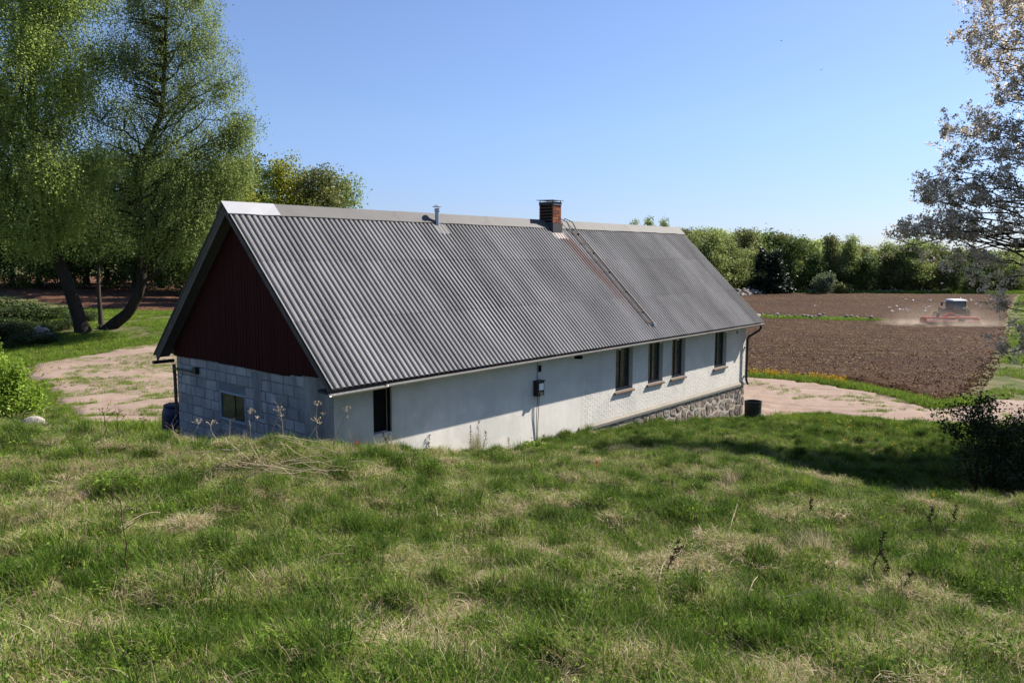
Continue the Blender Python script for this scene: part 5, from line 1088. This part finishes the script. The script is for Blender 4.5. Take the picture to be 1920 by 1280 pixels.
for a,b in ((-3,-1.1),(-1.05,1.05),(1.1,3)): MB().tube([(a,-.55,.30),(b,-.55,.30)],.22,12).build('roller',MAT['tyre'],ha); MB().box((a+.1,-.6,.5),(b-.1,-.05,.56)).build('roller_arm',MAT['red'],ha)
wheel(ha,.75,-.75,.42,.38)
MB().box((-1.75,-.1,.95),(-1.45,.0,1.45)).build('warning_plate',MAT['black'],ha)
# dust raised by the harrow
k=N('dust'); vo=k.n('ShaderNodeVolumePrincipled'); p=k.obj(); s=k.sep(p)
k.t.nodes.remove(k.b); vo.inputs['Color'].default_value=(.78,.64,.52,1)
r1=k.math('MAXIMUM',k.math('SUBTRACT',1.,k.math('ADD',k.math('POWER',k.math('MULTIPLY',s[0],.125),2.),k.math('ADD',k.math('POWER',k.math('MULTIPLY',s[1],.22),2.),k.math('POWER',k.math('MULTIPLY',s[2],.33),2.)))),0.)
low=k.math('MAXIMUM',k.math('SUBTRACT',1.,k.math('MULTIPLY',s[2],1.05)),0.)
nz=k.ramp(k.noise(p,.55,4,.6),[(.34,0),(.72,1)]); nz2=k.ramp(k.noise(p,.8,4,.6),[(.40,0),(.7,1)])
den=k.math('ADD',k.math('MULTIPLY',k.math('MULTIPLY',r1,nz),.11),k.math('MULTIPLY',k.math('MULTIPLY',low,nz2),k.math('MULTIPLY',r1,.7)))
k.set(vo,'Density',den); vo.inputs['Anisotropy'].default_value=.2; k.t.links.new(vo.outputs[0],k.out.inputs['Volume']); k.m.cycles.volume_step_rate=2. if hasattr(k.m,'cycles') else 1
q=onground(1775,87); o=MB().box((-8.5,-4.5,.0),(8.5,4.5,3.2)).build('dust_cloud',k.m); o.location=tuple(q+[0,0,.0]); o.rotation_euler=(0,0,-YAW); tag(o,'pale brown dust drifting over the harrow and to its left','dust',kind='stuff')
# gulls
MAT['gull']=simple('white_feather',(.78,.78,.77),.8,.2,0,.03,8,0)
MAT['dark_feather']=simple('dark_feather',(.02,.02,.025),.8,.2,0,.03,8,0)
def bird(name,label,group,loc,rz_,dih,mat,s=1.):
    e=empty(name,loc,rz_,s,label=label,cat='bird',group=group)
    MB().tube([(0,.30,0),(0,.22,.01),(0,.08,.02),(0,-.10,.01),(0,-.28,0)],[.012,.05,.075,.05,.02],7).build('body',mat,e,smooth=True)
    for sd in (-1,1):
        c,s_=math.cos(dih),math.sin(dih); x1,z1=.32*c*sd,.32*s_; x2,z2=x1+.36*sd*math.cos(dih*.3),z1+.36*math.sin(dih*.3)-.05
        MB().add([(0,.10,.03),(x1,.13,z1+.03),(x2,-.02,z2+.03),(x1,-.05,z1+.03),(0,-.09,.03),(0,.10,.015),(x1,.13,z1+.015),(x2,-.02,z2+.02),(x1,-.05,z1+.015),(0,-.09,.015)],[(0,1,3,4),(1,2,3),(9,8,6,5),(8,7,6),(0,5,6,1),(1,6,7,2),(2,7,8,3),(3,8,9,4)]).build('wing',mat,e)
    MB().add([(-.03,-.25,0),(.03,-.25,0),(.07,-.42,0),(-.07,-.42,0),(0,-.25,-.01)],[(0,1,2,3),(0,4,1),(1,4,2),(2,4,3),(3,4,0)]).build('tail',mat,e); return e
gl=None
for i,(px,py) in enumerate(((1699,561),(1744,563),(1772,565),(1802,560),(1829,570),(1822,563),(1681,573),(1687,579),(1692,581),(1699,580),(1705,581),(1743,574),(1736,578),(1755,583),(1771,578),(1528,573),(1668,576),(1672,582),(1766,531),(1712,562),(1736,583),(1838,574),(1860,560))):
    d=94+random.uniform(-5,9); P_=at(px,py,d); P_[2]=max(P_[2],gz(P_[0],P_[1])+.4)
    dih=random.choice((-.3,.1,.5,.8)); lb='white gull with raised wings over the field near the harrow' if dih>.3 else 'white gull gliding low over the field near the harrow'
    bird('gull',lb,'gulls following the harrow',tuple(P_),random.uniform(0,6.28),dih,MAT['gull'],.55)
bird('swallow','tiny dark bird high in the sky, the upper of two',None,tuple(at(1465,77,70)),1.,.4,MAT['dark_feather'],.28)
bird('swallow','tiny dark bird in the sky nearer the cherry tree, the lower of two',None,tuple(at(1540,131,70)),2.2,.2,MAT['dark_feather'],.28)
# ------------------------------------------------------------------ dry stalks, tussocks and seedlings
def stalk(px,py,h_,lean,label,kind='umbel',mat=None,cat='dry stalk',d=None,group=None,thick=.010):
    g0=ground_at(px,py) if d is None else onground(px,d); mat=mat or MAT['dry']; e=empty('dry_stalk',tuple(g0),label=label,cat=cat,group=group)
    n=7; az=-.2; rt_=np.array([HR[0],HR[1],0]); P=[np.array([0,0,-.02])]
    for i in range(1,n): t=i/(n-1); P.append(rt_*lean*h_*t**1.3+np.array([0,0,h_*t*(1-.12*abs(lean)*t)])+np.array([*(rng.normal(size=2)*.012),0]))
    MB().tube(P,list(np.linspace(thick,thick*.45,n)),5).build('stem',mat,e)
    if kind=='umbel':
        b=MB(); T=P[-1]
        for s_ in range(9): 
            v=rdir(1)[0]; v[2]=abs(v[2])*.6+.4; q=T+v*.09; b.tube([T,q],.0022,3); 
            for _ in range(3): b.tube([q,q+rdir(1)[0]*.02],.004,3)
        if h_>.5:
            T2=P[-3]; q2=T2+rt_*.12+np.array([0,0,.14]); b.tube([T2,q2],.0035,4)
            for s_ in range(6): v=rdir(1)[0]; v[2]=abs(v[2])*.5+.4; b.tube([q2,q2+v*.06],.003,3)
        tag(b.build('seed_head',mat,e),kind='stuff')
    elif kind=='dock':
        b=MB()
        for i in range(46): t=rng.uniform(.4,1); j=t*(n-1); i0=min(int(j),n-2); c=P[i0]+(P[i0+1]-P[i0])*(j-i0); b.tube([c,c+rdir(1)[0]*np.array([.035,.035,.02])],.006,3)
        for i in (2,3): c=P[i]; b.tube([c,c+rt_*random.choice((-1,1))*.10+np.array([0,0,.14])],.0035,4)
        tag(b.build('seed_head',mat,e),kind='stuff')
    elif kind=='twig':
        b=MB()
        for i in range(2,n): 
            for s_ in (-1,1):
                if random.random()<.7: b.tube([P[i],P[i]+rt_*s_*random.uniform(.05,.14)+np.array([0,0,random.uniform(.03,.14)])],.003,4)
        b.build('side_twig',mat,e) if b.v else None
    return e
for i,(px,py,h_,ln,dd,lb) in enumerate(((455,842,.75,.05,16,'dry umbel stalk in front of the small gable window'),(520,848,.95,-.05,15.5,'straight pale stalk before the block wall, left of the barn corner'),(585,850,1.0,.02,15,'tall pale stalk with forked seed heads left of the barn corner'),(612,842,.95,.35,15.5,'leaning pale stalk crossing the white wall near the hatch'),(560,852,.7,.45,15,'leaning forked stalk just left of the barn corner'),(488,836,.85,.35,16,'leaning stalk crossing the gable wall'),(395,842,.5,-.3,17,'short bent stalk before the gable wall'),(415,838,.6,.1,17,'thin dry stalk at the left half of the gable wall'),
      (342,838,.5,.35,18,'thin leaning stalk beside the blue barrel'),(322,836,.5,-.3,18,'bent dry stalk in front of the blue barrel'),(250,815,.45,.02,21,'reddish dry stalk standing before the gravel drive, right one'),(180,812,.62,-.03,21,'reddish dry stalk standing before the gravel drive, left one'),(203,812,.6,.02,21,'dark dry stalk in the middle of the stalks before the drive'),(650,838,.55,.12,17,'small dry stalk at the foot of the white wall left of the hatch'))):
    stalk(px,py,h_*.85,ln,lb,'umbel' if i not in (1,7,9,13) else 'twig',MAT['dry'] if i<10 or i>12 else MAT['darkdry'],d=12.6 if px<400 else 12.9)
for px,py,h_,ln,lb in ((1240,1115,.62,.30,'dark slanting dock stalk in the middle of the right foreground'),(1632,1105,.68,.18,'tallest dark dock stalk on the right, above the big straw patch'),(1668,1110,.46,-.22,'dark bare stalk right of the tallest dock stalk'),(1744,1000,.40,-.04,'thin dark stalk near the shaded hollow, left of a pair'),(1785,1000,.44,.02,'thin dark stalk near the shaded hollow, right of a pair'),(1515,975,.35,.12,'reddish brown stalk beside an upright straw tuft'),(240,1105,.85,-.02,'upright thorny twig with dry side shoots in the left foreground'),(1700,1130,.35,.05,'short brown stalk in the straw of the right foreground'),(1270,1070,.3,.15,'small dark stalk right of centre in the meadow')):
    stalk(px,py,h_,ln,lb,'dock' if px!=240 else 'twig',MAT['darkdry'],thick=.0065)
for px,dd,h_,ln,lb in ((1012,19.3,.55,.25,'curled dry stalk against the wall right of the meter box'),(880,18.8,.8,.02,'brown stalk in the tall tuft against the white wall'),(893,18.8,.9,.05,'tallest brown stalk of the tuft against the white wall'),(905,18.9,.65,.12,'short brown stalk right in the tuft against the white wall'),(800,18,.5,.05,'slender dark stalk before the lit wall between hatch and meter box'),(955,19.2,.5,-.05,'dotted dark stalk left of the meter cables'),(1062,19.8,.45,-.35,'bent grey stalk at the wall foot right of the cables'),(730,13.7,.55,-.3,'leaning brown stalk in the tuft below the hatch'),(715,13.7,.5,.15,'upright brown stalk in the tuft below the hatch'),(1275,23.3,.5,.02,'grey stalk leaning on the stone foundation')):
    stalk(px,0,h_,ln,lb,'dock',MAT['darkdry'] if px!=955 else MAT['dry'],d=dd,thick=.004)
def tussock(px,d,lb,h0,h1,sh0,sh1,n=330,spread=.16,stiff=.25,cat='grass tuft'):
    g0=onground(px,d); v,f,s=blades(rng,n,spread,h0,h1,.0055,stiff,.16,sh0,sh1,seg=3); o=link('grass_tuft',fastmesh('grass_tuft',v,f,{'shade':s}),G); o.location=tuple(g0); tag(o,lb,cat); return o
tussock(893,18.6,'tall straw coloured tuft against the lit white wall',.3,.75,.45,1.); tussock(722,13.6,'reddish dry grass tuft below the dark hatch',.25,.55,.5,1.,360,.22)
tussock(655,13.2,'small dark green tuft at the wall left of the hatch',.15,.35,.1,.5,220,.14)
tussock(1300,5.9,'dark green leafy tussock in the right foreground',.12,.34,.0,.35,420,.16,.6); tussock(1000,6.4,'dense green tussock at the bottom centre of the meadow',.12,.3,.05,.4,420,.2,.5)
tussock(1385,13.2,'pale upright straw tuft on the crest before the shaded hollow',.2,.45,.75,1.,200,.14,.5); tussock(1745,12.2,'white bleached straw tuft on the crest in front of the dark shrub',.2,.42,.85,1.,240,.12,.6); tussock(1545,9.6,'bleached straw tussock fanning out on the right slope',.2,.45,.8,1.,420,.22,.75)
tussock(1530,13,'green tuft rising on the crest left of the bleached one',.2,.4,.3,.7,240,.16,.4)
# nettles at the wall
b0=onground(1003,19.2); shrub('nettle_patch','leafy green nettles at the wall foot below the meter box','plant',None,MAT['bush_leaf'],MAT['twig'],71,b0,[(b0+[0,0,.12],(.42,.3,.22))],12,90,18,.034,.05,twr=.006)
b0=onground(1120,10.5) ; 
def seedling(px,py,lb,h_=.3,d=None):
    g0=ground_at(px,py) if d is None else onground(px,d); e=empty('seedling',tuple(g0),label=lb,cat='seedling'); P=[(0,0,0),(.01,0,h_*.5),(.0,.01,h_)]; MB().tube(P,.003,4).build('stem',MAT['darkdry'],e)
    C=np.array([0,0,h_*.85])+rng.normal(size=(14,3))*[.03,.03,.05]; link('leaf_cluster',leafquads('leaf_cluster',C,.022,rng.random(14)),leafmat('orange_leaf_%d'%0 if False else 'rusty_young_leaf',(.28,.05,.015),(.50,.12,.03),None,.4),e)
seedling(1118,900,'rusty red seedling on the slope below the stone foundation',.42); seedling(660,845,'orange leaved seedling at the foot of the white wall',.28,13.2)
# fallen stalks: each lies on its own
def fallen(px,py,L,az,lb,rise=.05,d=None):
    g0=np.array(ground_at(px,py)); a=np.array([math.cos(az)*HR[0]+math.sin(az)*HF[0],math.cos(az)*HR[1]+math.sin(az)*HF[1]])
    P=[]
    for t in np.linspace(-.5,.5,6): x,y=g0[0]+a[0]*L*t,g0[1]+a[1]*L*t; P.append((x-g0[0],y-g0[1],float(meadow_z(np.array([x]),np.array([y]))[0])-g0[2]+.16+rise*t+.04*math.cos(t*4)))
    o=MB().tube(P,[.006,.0065,.006,.005,.004,.003],5).build('fallen_stalk',MAT['dry']); o.location=tuple(g0); tag(o,lb,'dry stalk','bleached stalks lying in the grass')
for i in range(26):
    fallen(random.uniform(370,600),random.uniform(862,915),random.uniform(.6,1.5),random.choice((-.6,-.4,-.3,.3,-.9,.1))+random.uniform(-.2,.2),'bleached stalk in the tangle of fallen stalks in front of the gable',random.uniform(.0,.35))
for px,py,L,az,lb in ((90,948,.35,.5,'short white stick lying alone in the grass at the left'),(690,905,.9,-.5,'long pale stalk lying below the hatch'),(1375,1000,.5,1.1,'pale slanting stem lying in the centre right meadow'),(1700,1070,.5,.3,'pale stick lying right of the dock stalks'),(1240,1125,.35,1.2,'short white stick left of the pair in the right foreground'),(1410,1120,.4,1.0,'white stick beside the shallow burrow in the right foreground'),(1480,1150,.7,-.6,'long bleached stem slanting through the right foreground'),(480,935,.6,.2,'forked dry twig lying left of centre'),(260,1010,.5,.8,'dry branch leaning at the thorny twig'),(600,1080,.5,.3,'thin straw stem lying near the bottom left centre')):
    fallen(px,py,L,az,lb,.15)
